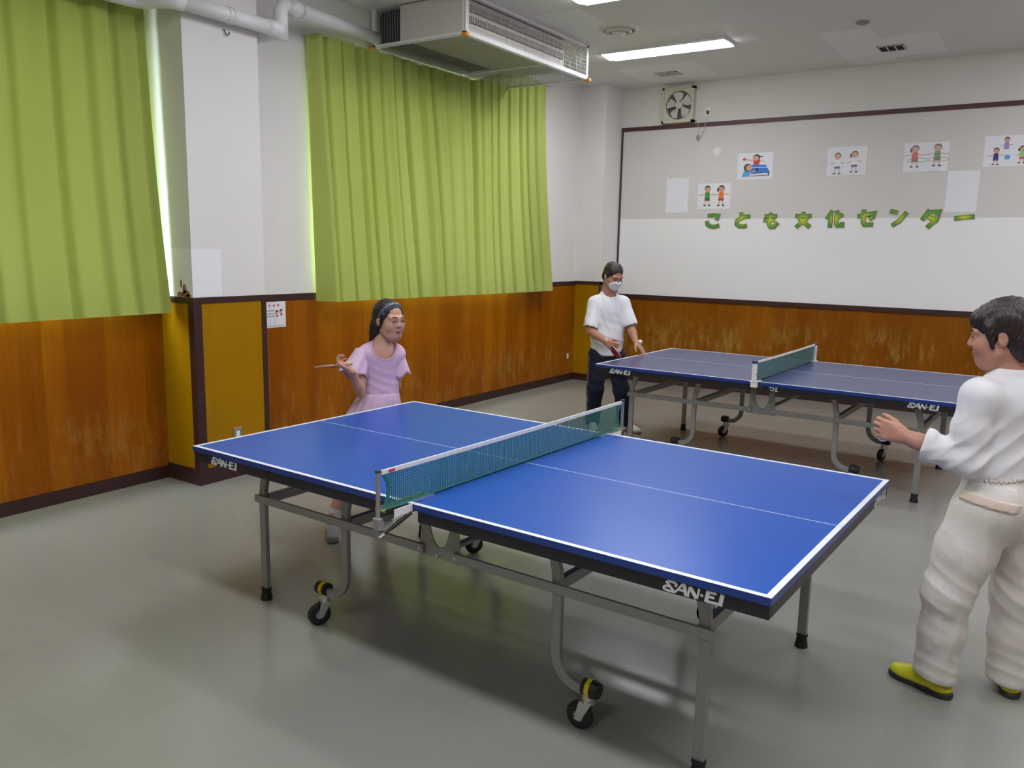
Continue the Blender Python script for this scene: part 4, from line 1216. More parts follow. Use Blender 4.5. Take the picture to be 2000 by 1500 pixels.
def person_root(label, loc):
    return thing('person', label, 'person', loc)
def blob(name, c, r, B, mat, parent, nu=14, nv=10):
    R = Matrix([list(map(float, row)) for row in np.asarray(B)]).transposed()
    return obj(name, MB().sphere(tuple(float(x) for x in c), 1.0, nu, nv, tuple(float(x) for x in r), rot=R), mat, parent, smooth=True)
def tubes(name, lists, r, mat, parent):
    mb = MB()
    for pts in lists: mb.tube([tuple(float(x) for x in p) for p in pts], r, 8)
    return obj(name, mb, mat, parent, smooth=True)

def shoe(parent, ankle, toe, mats, k=1.0, name='shoe', sole_h=0.022, high=0.05, pitch=0.0, stripes=None):
    """ankle above the heel, toe direction horizontal; upper, sole"""
    an = np.asarray(ankle, float); f = unit(A(toe[0], toe[1], 0)); r_ = A(f[1], -f[0], 0)
    zf = an[2]
    f3 = unit(f + A(0, 0, pitch)); up_ = np.cross(r_, f3); B = np.stack([r_, f3, up_])
    h = A(an[0], an[1], 0); base = h + A(0, 0, zf)
    P = lambda x, y, z: base + k * (x * r_ + y * f3 + z * up_)
    u = Fld()
    u.ell(P(0, -0.030, 0.045), A(0.036, 0.042, 0.045) * k, 0.02, B=B).ell(P(0, 0.05, 0.040), A(0.038, 0.085, 0.042) * k, 0.02, B=B).ell(P(0.0, 0.125, 0.030), A(0.042, 0.062, 0.030) * k, 0.02, B=B)
    u.cone(P(0, -0.02, 0.05), P(0, -0.012, 0.05 + high), 0.036 * k, 0.036 * k, 0.02)
    u.half(P(0, 0, sole_h * 0.6), -up_); u.half(P(0, 0, 0.045 + high), up_ - 0.35 * f3)
    up_o = flesh(name, u, mats[0], parent, 0.0045)
    so = Fld()
    so.ell(P(0, -0.030, 0.012), A(0.038, 0.046, 0.05) * k, 0.02, B=B).ell(P(0, 0.05, 0.012), A(0.037, 0.09, 0.05) * k, 0.02, B=B).ell(P(0, 0.125, 0.012), A(0.045, 0.066, 0.05) * k, 0.02, B=B)
    so.half(P(0, 0, 0.0), -up_); so.half(P(0, 0, sole_h), up_)
    flesh('sole', so, mats[1], up_o, 0.0045)
    if stripes is not None:
        for y0 in (0.02, 0.05):
            s2 = Fld(); s2.sub(u, 0.0022); s2.box(P(0, y0, 0.05), A(0.08, 0.009, 0.045) * k, B=np.stack([r_, unit(f3 + 0.5 * up_), unit(up_ - 0.5 * f3)]))
            flesh('stripe', s2, stripes, up_o, 0.004)
    return up_o

def bat(label, grip, direction, normal, face_mat, group='table tennis bats', back=None, hl=0.10):
    """grip = where handle meets blade; direction from handle to blade tip; normal of the front face"""
    g = np.asarray(grip, float); d = unit(direction); n = unit(np.asarray(normal, float) - d * (np.asarray(normal, float) @ d)); s_ = np.cross(d, n)
    t = thing('table_tennis_bat', label, 'bat', tuple(g), group)
    fr = lambda u, v, dd: tuple(g + s_ * u + d * v + n * dd)
    out = [(0.012, 0.0), (0.022, 0.012)]
    for q in np.linspace(-1.1, math.pi + 1.1, 26): out.append((0.075 * math.cos(q), 0.082 + 0.078 * math.sin(q)))
    out += [(-0.022, 0.012), (-0.012, 0.0)]
    obj('blade', MB().prism(out, fr, -0.003, 0.003), M['blade'], t)
    rub = [(0.024, 0.018)] + out[2:-2] + [(-0.024, 0.018)]
    obj('rubber', MB().prism([(u * 0.985, v) for u, v in rub], fr, 0.003, 0.0065), face_mat, t)
    obj('rubber', MB().prism([(u * 0.985, v) for u, v in rub], fr, -0.0065, -0.003), back or M['black'], t)
    obj('handle', MB().tube([tuple(g + d * v) for v in (0.012, -0.01, -hl * 0.5, -hl)], [0.012, 0.0125, 0.0125, 0.0145], 12), M['blade'], t, smooth=True)
    return t
# ================================================================== the girl in pink
SK1 = skin('girl_skin', (0.55, 0.315, 0.225, 1)); SK2 = skin('man_skin', (0.42, 0.21, 0.14, 1)); SK3 = skin('woman_skin', (0.48, 0.25, 0.175, 1))
HAIR = hair_mat('black_hair', (0.012, 0.010, 0.010, 1)); HAIRB = hair_mat('dark_brown_hair', (0.022, 0.013, 0.012, 1))
EYE = plain('dark_eye', (0.015, 0.010, 0.008, 1), 0.2); EYEW = plain('eye_white', (0.36, 0.31, 0.29, 1), 0.5); LIP = plain('lip', (0.30, 0.09, 0.085, 1), 0.5); MOUTH = plain('dark_mouth', (0.06, 0.015, 0.015, 1), 0.6)
BROW = plain('brow_hair', (0.035, 0.022, 0.018, 1), 0.8)

def face_bits(t, H, brow=True, eyes=True, mouth='closed', lash=0.0):
    k = H.k
    for q in (-1, 1):
        if eyes:
            e = blob('eye', H(q * 0.031, 0.0875, 0.004), A(0.0105, 0.0045, 0.0048) * k, H.B, EYEW, t)
            blob('iris', H(q * 0.030, 0.0905, 0.004), A(0.0055, 0.0030, 0.0048) * k, H.B, EYE, e)
            tubes('eyelid', [[H(q * (0.031 + 0.012 * a), 0.0905 - 0.004 * abs(a), 0.0095 - 0.003 * a * a) for a in (-1, -0.5, 0, 0.5, 1)]], 0.0016 * k, BROW, e)
        if brow:
            tubes('eyebrow', [[H(q * x, y, z) for x, y, z in ((0.014, 0.0965, 0.028), (0.030, 0.094, 0.033), (0.046, 0.083, 0.030))]], 0.0026 * k, BROW, t)
    if mouth == 'open':
        blob('mouth', H(0, 0.089, -0.060), A(0.017, 0.006, 0.0065) * k, H.B, MOUTH, t)
    for zz, ry in ((-0.0535, 0.0035), (-0.0645, 0.0042)):
        blob('lip', H(0, 0.0905, zz - (0.003 if mouth == 'open' and zz < -0.06 else 0)), A(0.016, 0.0055, ry) * k, H.B, LIP, t)

GP_ = (1.80, -6.36, 0.0)
gt = person_root('girl in a pink tunic and hairband swinging a bat behind the near table', GP_)
gf = unit(A(0.86, -0.50, 0))                        # chest direction
gr = A(gf[1], -gf[0], 0)                            # her right
H = Frame((1.942, -6.178, 1.260), A(0.98, -0.16, -0.06), k=1.0)
nb = A(1.902, -6.200, 1.119)
sh = A(1.897, -6.200, 1.055)
Rs, Ls = sh + gr * 0.118, sh - gr * 0.118 + A(0, 0, -0.005)
Re, Rw = A(1.884, -6.372, 0.838), A(1.943, -6.498, 0.986)
Le, Lw = A(1.830, -5.989, 0.831), A(1.789, -6.082, 0.749)
ch, wa, pe = A(1.892, -6.200, 0.965), A(1.887, -6.203, 0.815), A(1.874, -6.215, 0.710)
Rh, Lh = A(1.868, -6.285, 0.665), A(1.879, -6.145, 0.665)
Rk, Lk = A(1.812, -6.400, 0.350), A(1.785, -6.085, 0.345)
Ra, La = A(1.848, -6.585, 0.075), A(1.800, -6.140, 0.080)
body = Fld()
head(body, H, nb, 0.036, young=1.0, nose=0.75)
body.cone(nb + A(0, 0, 0.02), sh + A(0, 0, -0.01), 0.042, 0.058, 0.03)
body.cone(Rs * 0.85 + Ls * 0.15, Rs * 0.15 + Ls * 0.85, 0.042, 0.042, 0.03)
body.cone(sh - A(0, 0, 0.03), wa, 0.104, 0.092, 0.04, flat=(gf, 0.70)); body.cone(wa, pe, 0.090, 0.110, 0.04, flat=(gf, 0.78))
for a, b, c, d, w_ in ((Rs, Re, Rw, 1, 1), (Ls, Le, Lw, 1, 1)):
    body.chain([a, (a + b) / 2, b], [0.036, 0.035, 0.0285], 0.02); body.chain([b, b * 0.65 + c * 0.35, c], [0.0285, 0.0295, 0.0195], 0.015)
for a, b, c in ((Rh, Rk, Ra), (Lh, Lk, La)):
    body.chain([a, a * 0.5 + b * 0.5, b], [0.072, 0.060, 0.043], 0.03); body.chain([b, b * 0.65 + c * 0.35, c], [0.043, 0.047, 0.030], 0.02)
ghd = unit(A(1.866, -6.549, 1.034) - Rw)
hand(body, Rw, ghd, A(0.45, 0.35, 0.75), A(0, 0, 1), 0.80, curl=(0.55, 0.75, 0.8, 0.85), th=(1.1, 0.15))
hand(body, Lw, Lw - Le, -gr * -1.0, gf, 0.80, curl=(0.5, 0.55, 0.6, 0.65))
flesh('body', body, SK1, gt, 0.0042)
face_bits(gt, H, mouth='open')
# glasses
ring = lambda q: [H(q * 0.033 + 0.021 * math.cos(a), 0.104 - 0.006 * abs(math.cos(a)), 0.002 + 0.016 * math.sin(a)) for a in np.linspace(0, 2 * math.pi, 19)]
tubes('glasses', [ring(1), ring(-1), [H(-0.012, 0.106, 0.004), H(0, 0.110, 0.007), H(0.012, 0.106, 0.004)], [H(0.054, 0.098, 0.006), H(0.074, 0.05, 0.008), H(0.079, -0.01, 0.008)], [H(-0.054, 0.098, 0.006), H(-0.074, 0.05, 0.008), H(-0.079, -0.01, 0.008)]], 0.0011, plain('pinkish_wire', (0.45, 0.25, 0.22, 1), 0.3, 0.6), gt)
# hair: a cap, side locks and a bob to the shoulders
hr = Fld()
hr.ell(H(0, -0.018, 0.046), A(0.082, 0.098, 0.083) * H.k, 0.02, B=H.B)
hr.ell(H(0, -0.050, -0.03), A(0.084, 0.062, 0.095) * H.k, 0.03, B=H.B)
hr.cone(H(0.060, -0.045, -0.03), H(0.062, -0.075, -0.125), 0.034, 0.022, 0.025); hr.cone(H(-0.060, -0.045, -0.03), H(-0.058, -0.06, -0.13), 0.034, 0.022, 0.025)
hr.cone(H(0, -0.075, -0.02), H(0, -0.092, -0.135), 0.045, 0.030, 0.03)
hr.cone(H(0.040, -0.09, -0.05), H(0.035, -0.135, -0.105), 0.030, 0.010, 0.02)
for q in (-1, 1):
    hr.cone(H(q * 0.070, 0.030, 0.035), H(q * 0.078, 0.012, -0.040), 0.014, 0.008, 0.012)
hr.ell(H(0, 0.094, 0.002), A(0.070, 0.068, 0.084) * H.k, 0.010, 's', H.B)
for q in (-1, 1):
    hr.ell(H(q * 0.078, 0.000, -0.008), A(0.012, 0.014, 0.024) * H.k, 0.006, 's', H.B)
hr.disp(lambda P: 0.0016 * np.sin(H.loc(P)[..., 0] * 420 + 5 * np.sin(H.loc(P)[..., 2] * 30)) + 0.0014 * np.sin(np.arctan2(H.loc(P)[..., 0], H.loc(P)[..., 1]) * 60))
flesh('hair', hr, HAIR, gt, 0.0042)
hb = Fld(); hb.sub(hr, 0.004)
hbn = unit(H.y * 0.86 - H.z * 0.50)
hb.box(H(0, 0.030, 0.075), A(0.12, 0.011, 0.12), B=np.stack([H.x, hbn, np.cross(H.x, hbn)])); hb.half(H(0, 0, 0.02), -H.z)
flesh('hairband', hb, plain('steel_blue_band', (0.075, 0.085, 0.14, 1), 0.35), gt, 0.004)
# tunic top
PINK = cloth('pink_jersey', (0.62, 0.44, 0.60, 1), 0.04, 0.25, 16)
tp = Fld()
tp.cone(Rs * 0.90 + Ls * 0.10 - A(0, 0, .002), Rs * 0.10 + Ls * 0.90 - A(0, 0, .002), 0.054, 0.054, 0.03)
tp.cone(sh - A(0, 0, 0.03), wa, 0.122, 0.106, 0.05, flat=(gf, 0.74)); tp.cone(wa, wa - A(0, 0, 0.07), 0.106, 0.116, 0.04, flat=(gf, 0.80))
tp.half(A(0, 0, 0.806), (0, 0, -1))
tp.sub(body, 0.002, 's', 0.0) if False else None
tp.cone(H(0, -0.01, -0.06), nb + gf * 0.035 - A(0, 0, 0.035), 0.062, 0.072, 0.008, 's', )
tp.disp(pleats(3, 0.006, (0.55, 0.1, 1.0), 62, (wa + A(0, 0, 0.06), 0.15))); tp.disp(wob(4, 0.0025, 20, 20, 14))
top = flesh('tunic', tp, PINK, gt, 0.0048)
nk = Fld(); nk.sub(tp, 0.0025); nk.cone(H(0, -0.01, -0.06), nb + gf * 0.035 - A(0, 0, 0.035), 0.073, 0.083, 0.0, 'i')
flesh('neckband', nk, cloth('pink_rib', (0.55, 0.38, 0.53, 1), 0.04, 0.2), top, 0.004)
# flared sleeves: open flutter cuffs
def flutter(s0, el, outw, name='sleeve', fl=1.0):
    ax = unit(el - s0); a1 = unit(np.cross(ax, A(0.3, 0.2, 1.0))); a2 = np.cross(ax, a1)
    vs = []; NR, NC = 9, 48
    for j in range(NR + 1):
        t_ = j / NR
        c = s0 - ax * 0.02 + ax * (0.155 * t_) + outw * (0.012 + 0.03 * t_)
        r_ = 0.052 + 0.030 * fl * t_ ** 1.3
        for i in range(NC):
            q = 2 * math.pi * i / NC
            rr = r_ * (1 + fl * (0.10 * t_ * math.sin(4 * q + 1.0) + 0.06 * t_ * math.sin(7 * q)))
            vs.append(c + (a1 * math.cos(q) + a2 * math.sin(q)) * rr + ax * 0.012 * t_ * math.sin(4 * q + 2.0))
    fs = [(j * NC + i, j * NC + (i + 1) % NC, (j + 1) * NC + (i + 1) % NC, (j + 1) * NC + i) for j in range(NR) for i in range(NC)]
    o = obj(name, MB().add(vs, fs), PINK, gt, smooth=True)
    m = o.modifiers.new('thick', 'SOLIDIFY'); m.thickness = 0.003
    return o
flutter(Rs - gr * 0.010, Re + gr * 0.05, gr * 0.7); flutter(Ls + gr * 0.030, Ls - gr * 0.01 + gf * 0.02 - A(0, 0, 0.2), -gr * 0.10, fl=0.35)
# gathered skirt of the tunic
vs = []; NR, NC = 14, 160
hemc = A(1.935, -6.335, 0.0)
for j in range(NR + 1):
    t_ = j / NR
    c = (wa * (1 - t_) + A(1.842, -6.243, 0) * t_); c[2] = 0.818 - 0.235 * t_
    rx, ry = 0.110 + 0.086 * t_ ** 0.8, 0.092 + 0.068 * t_ ** 0.8
    for i in range(NC):
        q = 2 * math.pi * i / NC
        w = 1 + (0.012 + 0.040 * t_) * math.sin(17 * q + 0.8 * math.sin(3 * q)) + 0.03 * t_ * math.sin(5 * q + 1)
        vs.append(c + gr * (rx * w * math.cos(q)) + gf * (ry * w * math.sin(q)) + A(0, 0, 0.008 * t_ * math.sin(17 * q)))
fs = [(j * NC + i, j * NC + (i + 1) % NC, (j + 1) * NC + (i + 1) % NC, (j + 1) * NC + i) for j in range(NR) for i in range(NC)]
sk = obj('tunic_skirt', MB().add(vs, fs), PINK, gt, smooth=True)
m_ = sk.modifiers.new('thick', 'SOLIDIFY'); m_.thickness = 0.003
LEGG = cloth('dark_shorts', (0.03, 0.03, 0.045, 1), 0.1, 0.2)
sf = Fld()
for a, b in ((Rh, Rk), (Lh, Lk)): sf.chain([a, a * 0.45 + b * 0.55], [0.080, 0.066], 0.03)
sf.cone(pe + A(0, 0, 0.03), pe - A(0, 0, 0.03), 0.105, 0.11, 0.03, flat=(gf, 0.8))
flesh('shorts', sf, LEGG, gt, 0.006)
SOCK = cloth('white_sock', (0.66, 0.65, 0.66, 1), 0.05, 0.3)
for an, kn, tx in ((Ra, Rk, (0.75, -0.65)), (La, Lk, (0.9, -0.3))):
    s_ = Fld(); s_.chain([an - A(0, 0, 0.03), an + unit(kn - an) * 0.085], [0.036, 0.040], 0.01); s_.half(an + unit(kn - an) * 0.075, unit(kn - an))
    flesh('sock', s_, SOCK, gt, 0.005)
    shoe(gt, A(an[0], an[1], 0.0), tx, [plain('grey_shoe', (0.34, 0.34, 0.38, 1), 0.7), plain('grey_sole', (0.20, 0.20, 0.22, 1), 0.6)], 0.86, high=0.03)
gd = A(-0.966, -0.183, -0.183)
bat('salmon red bat held flat in the hand of the girl in pink', A(1.866, -6.524, 1.018), gd, A(0.30, 0.25, 0.95) + A(0.55, -0.82, 0.16) * 0.10, M['rubberpink'], back=M['rubberpink'], hl=0.085)

# ================================================================== the man in a mask
MP = (1.83, -2.97, 0.0)
mt = person_root('man in a white shirt, face mask and navy track trousers at the far table', MP)
mf = unit(A(0.80, -0.60, 0)); mr = A(mf[1], -mf[0], 0)
H = Frame((1.852, -3.030, 1.468), A(0.80, -0.45, -0.42), k=1.0)
nb = A(1.800, -3.012, 1.318); sh = A(1.795, -3.005, 1.245)
Rs, Ls = A(1.712, -3.112, 1.215), A(1.900, -2.898, 1.215)
Re, Rw = A(1.725, -3.205, 0.966), A(1.930, -3.300, 0.895)
Le, Lw = A(1.995, -2.915, 1.000), A(2.095, -2.995, 0.872)
ch, wa, pe = A(1.800, -3.005, 1.10), A(1.795, -3.000, 0.90), A(1.795, -2.990, 0.76)
Rh, Lh = A(1.738, -3.050, 0.735), A(1.850, -2.925, 0.735)
Rk, Lk = A(1.735, -3.085, 0.395), A(1.955, -2.965, 0.400)
Ra, La = A(1.680, -3.010, 0.085), A(1.975, -2.895, 0.085)
body = Fld()
head(body, H, nb, 0.055, nose=1.0)
body.cone(nb, sh, 0.058, 0.070, 0.03)
body.cone(Rs * 0.85 + Ls * 0.15, Rs * 0.15 + Ls * 0.85, 0.050, 0.050, 0.04)
body.cone(ch + A(0, 0, 0.04), wa, 0.135, 0.125, 0.05, flat=(mf, 0.72)); body.cone(wa, pe, 0.125, 0.135, 0.05, flat=(mf, 0.8))
for a, b, c in ((Rs, Re, Rw), (Ls, Le, Lw)):
    body.chain([a, (a + b) / 2, b], [0.050, 0.044, 0.038], 0.02); body.chain([b, b * 0.65 + c * 0.35, c], [0.038, 0.040, 0.026], 0.015)
for a, b, c in ((Rh, Rk, Ra), (Lh, Lk, La)):
    body.chain([a, b], [0.078, 0.052], 0.03); body.chain([b, c], [0.052, 0.035], 0.02)
hand(body, Rw, A(2.000, -3.310, 0.865) - Rw, A(0.1, 0.95, -0.2), A(0.3, 0.1, 0.9), 1.0, curl=(0.75, 0.85, 0.9, 0.95), th=(0.6, 0.5))
hand(body, Lw, A(2.178, -3.012, 0.800) - Lw, A(-0.2, 0.2, -0.9) + mr * 0.4, A(0.6, -0.5, 0.6), 1.0, curl=(0.10, 0.12, 0.16, 0.2), th=(0.8, 0.3))
flesh('body', body, SK2, mt, 0.0048)
face_bits(mt, H, eyes=True)
hr = Fld()
hr.ell(H(0, -0.018, 0.046), A(0.082, 0.100, 0.084), 0.02, B=H.B); hr.ell(H(0, -0.055, -0.02), A(0.078, 0.052, 0.07), 0.03, B=H.B)
for q in (-1, 1): hr.cone(H(q * 0.072, 0.01, 0.03), H(q * 0.073, 0.018, -0.012), 0.014, 0.007, 0.012)
hr.ell(H(0, 0.090, -0.01), A(0.068, 0.060, 0.080), 0.012, 's', H.B)
for q in (-1, 1): hr.ell(H(q * 0.080, -0.008, -0.01), A(0.014, 0.020, 0.028), 0.006, 's', H.B)
hr.disp(lambda P: 0.002 * np.sin(H.loc(P)[..., 0] * 260 + 3 * np.sin(H.loc(P)[..., 1] * 40)))
flesh('hair', hr, HAIRB, mt, 0.005)
mk = Fld(); mk.sub(body, 0.0075); mk.ell(H(0, 0.080, -0.055), A(0.070, 0.062, 0.050), 0.0, 'i', H.B)
mk.disp(lambda P: 0.0014 * np.sin(H.loc(P)[..., 2] * 330))
msk = flesh('face_mask', mk, cloth('white_mask', (0.74, 0.76, 0.78, 1), 0.03, 0.2), mt, 0.004, bounds=(H(0, 0.08, -0.055) - 0.085, H(0, 0.08, -0.055) + 0.085))
tubes('ear_loops', [[H(q * 0.060, 0.055, z0), H(q * 0.080, 0.0, z1), H(q * 0.082, -0.022, 0.0)] for q in (-1, 1) for z0, z1 in ((-0.03, 0.002), (-0.075, -0.03))], 0.0015, M['tape'], msk)
WSHIRT = cloth('white_tee', (0.76, 0.76, 0.80, 1), 0.03, 0.5, 11)
ts = Fld()
ts.cone(Rs * 0.92 + Ls * 0.08, Rs * 0.08 + Ls * 0.92, 0.054, 0.054, 0.04); ts.cone(nb - A(0, 0, 0.05), Rs, 0.055, 0.050, 0.05); ts.cone(nb - A(0, 0, 0.05), Ls, 0.055, 0.050, 0.05)
ts.cone(nb - A(0, 0, 0.03), sh - A(0, 0, 0.02), 0.072, 0.080, 0.03)
ts.cone(ch + A(0, 0, 0.03), wa, 0.152, 0.150, 0.06, flat=(mf, 0.74)); ts.cone(wa, pe - A(0, 0, 0.05), 0.150, 0.158, 0.05, flat=(mf, 0.80))
for a, b in ((Rs, Re), (Ls, Le)):
    ts.cone(a, a * 0.15 + b * 0.85, 0.060, 0.072, 0.035)
ts.half(A(1.80, -3.0, 0.726), A(0.05, 0, -1))
for a, b in ((Rs, Re), (Ls, Le)):
    ts.cone(a * 0.20 + b * 0.80, a * -0.3 + b * 1.3, 0.060, 0.085, 0.004, 's')
ts.cone(H(0, -0.02, -0.04), nb + mf * 0.022 - A(0, 0, 0.012), 0.062, 0.066, 0.006, 's')
ts.disp(pleats(8, 0.008, (0.3, 0.2, 1.0), 44, (wa - A(0, 0, 0.05), 0.22))); ts.disp(pleats(9, 0.007, (1.0, 0.5, 0.5), 46, (ch, 0.18))); ts.disp(wob(6, 0.004, 14, 14, 9))
flesh('t_shirt', ts, WSHIRT, mt, 0.006)
NAVYC = cloth('navy_track_trousers', (0.014, 0.017, 0.035, 1), 0.2, 0.5, 12)
tr = Fld()
tr.cone(pe + A(0, 0, 0.10), pe - A(0, 0, 0.05), 0.140, 0.145, 0.05, flat=(mf, 0.82))
for a, b, c in ((Rh, Rk, Ra), (Lh, Lk, La)):
    tr.chain([a, b, c - A(0, 0, 0.0)], [0.098, 0.078, 0.072], 0.035)
tr.half(A(0, 0, 0.045), (0, 0, -1)); tr.half(A(0, 0, 0.84), (0, 0, 1))
tr.disp(pleats(12, 0.007, (0.2, 0.3, 1.0), 30)); tr.disp(wob(13, 0.005, 12, 12, 12))
pants = flesh('trousers', tr, NAVYC, mt, 0.0065)
for a, b, c, s_ in ((Rh, Rk, Ra, 1), (Lh, Lk, La, -1)):
    for p, q in ((a, b), (b, c)):
        f_ = Fld(); f_.sub(tr, 0.003); ctr = (p + q) / 2 + mr * s_ * 0.085; ln = np.linalg.norm(q - p)
        zz = unit(p - q); xx = unit(mr - zz * (mr @ zz)); f_.box(ctr, A(0.06, 0.012, ln / 2), B=np.stack([xx, np.cross(zz, xx), zz]))
        flesh('side_stripe', f_, plain('grey_piping', (0.10, 0.10, 0.12, 1), 0.7), pants, 0.006)
SH = [plain('cream_shoe', (0.64, 0.61, 0.54, 1), 0.6), plain('gum_sole', (0.22, 0.08, 0.04, 1), 0.6)]
for an, tx in ((Ra, (0.55, -0.80)), (La, (0.97, -0.25))):
    s_ = shoe(mt, A(an[0], an[1], 0.0), tx, SH, 1.0, high=0.035, sole_h=0.016, stripes=M['black'])
    f3 = unit(A(tx[0], tx[1], 0)); tg = Fld()
    tg.ell(A(an[0], an[1], 0.085) + f3 * 0.035, (0.030, 0.030, 0.034), 0.01); flesh('tongue', tg, plain('mustard_tongue', (0.50, 0.38, 0.03, 1), 0.6), s_, 0.0045)
bd = unit(A(2.062, -3.290, 0.775) - A(1.985, -3.312, 0.872))
bat('dark red bat held low by the man in the mask', A(1.986, -3.304, 0.862), bd, A(-0.55, -0.66, -0.50), M['redrubber'], back=M['redrubber'], hl=0.08)
tag(obj('table_tennis_ball', MB().sphere((2.190, -3.110, 0.892), 0.020, 24, 16), M['ball'], smooth=True), 'white ball in the air above the open hand of the masked man', 'ball', 'table tennis balls')

# ================================================================== the woman in white
WP = (5.16, -6.36, 0.0)
wt_ = person_root('woman in a white three-quarter sleeve top and cream trousers, cut by the right edge', WP)
wf = unit(A(-0.856, 0.512, 0)); wr2 = A(wf[1], -wf[0], 0)
H = Frame((5.146, -6.372, 1.418), A(-0.985, 0.06, -0.13), k=1.04)
nb = A(5.185, -6.352, 1.285); sh = A(5.190, -6.350, 1.225)
Ls, Rs = A(5.098, -6.490, 1.205), A(5.300, -6.205, 1.205)
Le, Lw = A(5.075, -6.500, 0.968), A(4.872, -6.495, 1.022)
Re, Rw = A(5.330, -6.100, 0.970), A(5.150, -6.000, 0.985)
ch, wa, pe = A(5.192, -6.350, 1.10), A(5.190, -6.355, 0.935), A(5.205, -6.350, 0.815)
Lh, Rh = A(5.150, -6.425, 0.760), A(5.275, -6.265, 0.760)
Lk, Rk = A(5.066, -6.468, 0.430), A(5.290, -6.265, 0.410)
La, Ra = A(5.052, -6.445, 0.105), A(5.300, -6.252, 0.085)
body = Fld()
head(body, H, nb, 0.052, nose=0.85)
body.cone(nb, sh, 0.056, 0.066, 0.03)
body.cone(Rs * 0.85 + Ls * 0.15, Rs * 0.15 + Ls * 0.85, 0.046, 0.046, 0.04)
body.cone(ch + A(0, 0, 0.04), wa, 0.128, 0.118, 0.05, flat=(wf, 0.72)); body.cone(wa, pe, 0.120, 0.135, 0.05, flat=(wf, 0.8))
for a, b, c in ((Rs, Re, Rw), (Ls, Le, Lw)):
    body.chain([a, (a + b) / 2, b], [0.046, 0.044, 0.038], 0.02); body.chain([b, b * 0.65 + c * 0.35, b * 0.2 + c * 0.8, c], [0.038, 0.040, 0.031, 0.0255], 0.015)
for a, b, c in ((Rh, Rk, Ra), (Lh, Lk, La)):
    body.chain([a, b], [0.08, 0.055], 0.03); body.chain([b, c], [0.055, 0.036], 0.02)
hand(body, Lw, A(4.800, -6.502, 1.040) - Lw, A(0.05, 0.97, -0.15), A(0.1, 0.2, 1.0), 0.98, curl=(0.80, 0.88, 0.95, 1.0), th=(0.45, 0.35))
hand(body, Rw, Rw - Re, A(-0.4, -0.8, 0.0), A(0, 0, 1), 0.95, curl=(0.7, 0.75, 0.8, 0.85))
flesh('body', body, SK3, wt_, 0.0044)
face_bits(wt_, H)
hr = Fld()
hr.ell(H(0, -0.020, 0.050), A(0.090, 0.112, 0.096), 0.02, B=H.B); hr.ell(H(0, -0.062, -0.012), A(0.084, 0.060, 0.088), 0.03, B=H.B)
hr.ell(H(0, 0.062, 0.066), A(0.066, 0.036, 0.034), 0.03, B=H.B)
for q in (-1, 1):
    hr.cone(H(q * 0.072, 0.030, 0.040), H(q * 0.076, 0.022, -0.030), 0.020, 0.009, 0.014)
hr.ell(H(0, 0.098, -0.022), A(0.075, 0.062, 0.072), 0.010, 's', H.B)
for q in (-1, 1): hr.ell(H(q * 0.084, -0.006, -0.012), A(0.020, 0.020, 0.030), 0.008, 's', H.B)
hr.disp(lambda P: 0.0022 * np.sin(np.arctan2(H.loc(P)[..., 0], H.loc(P)[..., 1]) * 46 + 9 * np.sin(H.loc(P)[..., 2] * 22)) + 0.0016 * np.sin(H.loc(P)[..., 0] * 300 + 60 * H.loc(P)[..., 2]))
flesh('hair', hr, HAIRB, wt_, 0.0044)
# top
WTOP = cloth('white_cotton_top', (0.76, 0.755, 0.78, 1), 0.03, 0.35, 9)
ts = Fld()
ts.cone(Rs * 0.95 + Ls * 0.05, Rs * 0.05 + Ls * 0.95, 0.060, 0.060, 0.05)
ts.cone(nb - A(0, 0, 0.005), sh - A(0, 0, 0.02), 0.068, 0.085, 0.03)
ts.cone(ch + A(0, 0, 0.04), wa, 0.152, 0.140, 0.06, flat=(wf, 0.76)); ts.cone(wa, wa - A(0, 0, 0.09), 0.140, 0.150, 0.05, flat=(wf, 0.82))
cf = Le * 0.32 + Lw * 0.68
ts.chain([Ls, Ls * 0.45 + Le * 0.55, Le + A(0.012, 0, -0.004)], [0.064, 0.062, 0.060], 0.035); ts.chain([Le + A(0.012, 0, -0.004), cf, cf + (Lw - Le) * 0.2], [0.060, 0.058, 0.060], 0.030)
cfr = Re * 0.4 + Rw * 0.6
ts.chain([Rs, Re], [0.064, 0.060], 0.035); ts.chain([Re, cfr], [0.060, 0.058], 0.03)
ax = unit(Lw - Le)
ts.half(wa - A(0, 0, 0.035), A(0.12, 0.10, -1.0)) if False else None
ts.op(lambda P: np.where(((P - Ls) @ wr2 > 0.02) & (P[..., 2] < 1.0), 0.905 + 0.06 * (P[..., 0] - 5.19) * 0 - P[..., 2], -1.0), A(-9, -9, -9), A(9, 9, 9), 0.0, 'i')
ts.half(cf, unit(ax + A(0, 0, 0.05)))if False else None
ts.op(lambda P: np.where((P[..., 0] < 5.0), (P - cf) @ unit(ax + A(0, 0, -0.10)), -1.0), A(-9, -9, -9), A(9, 9, 9), 0.0, 'i')
ts.cone(cf - ax * 0.02, cf + ax * 0.2, 0.046, 0.060, 0.003, 's')
ts.cone(H(0, -0.03, -0.05), nb + A(0, 0, 0.010), 0.062, 0.060, 0.006, 's')
ts.disp(pleats(21, 0.011, (0.9, 0.4, -0.75), 58, (Le + A(0.0, 0, 0.03), 0.11))); ts.disp(pleats(22, 0.010, (0.75, 0.3, -0.85), 42, (wa + A(0.03, -0.03, 0.05), 0.17))); ts.disp(wob(23, 0.0015, 12, 12, 9))
ts.disp(pleats(25, 0.006, (0.5, 0.2, -1.0), 62, (Le * 0.5 + cf * 0.5, 0.10)))
top = flesh('top', ts, WTOP, wt_, 0.0052)
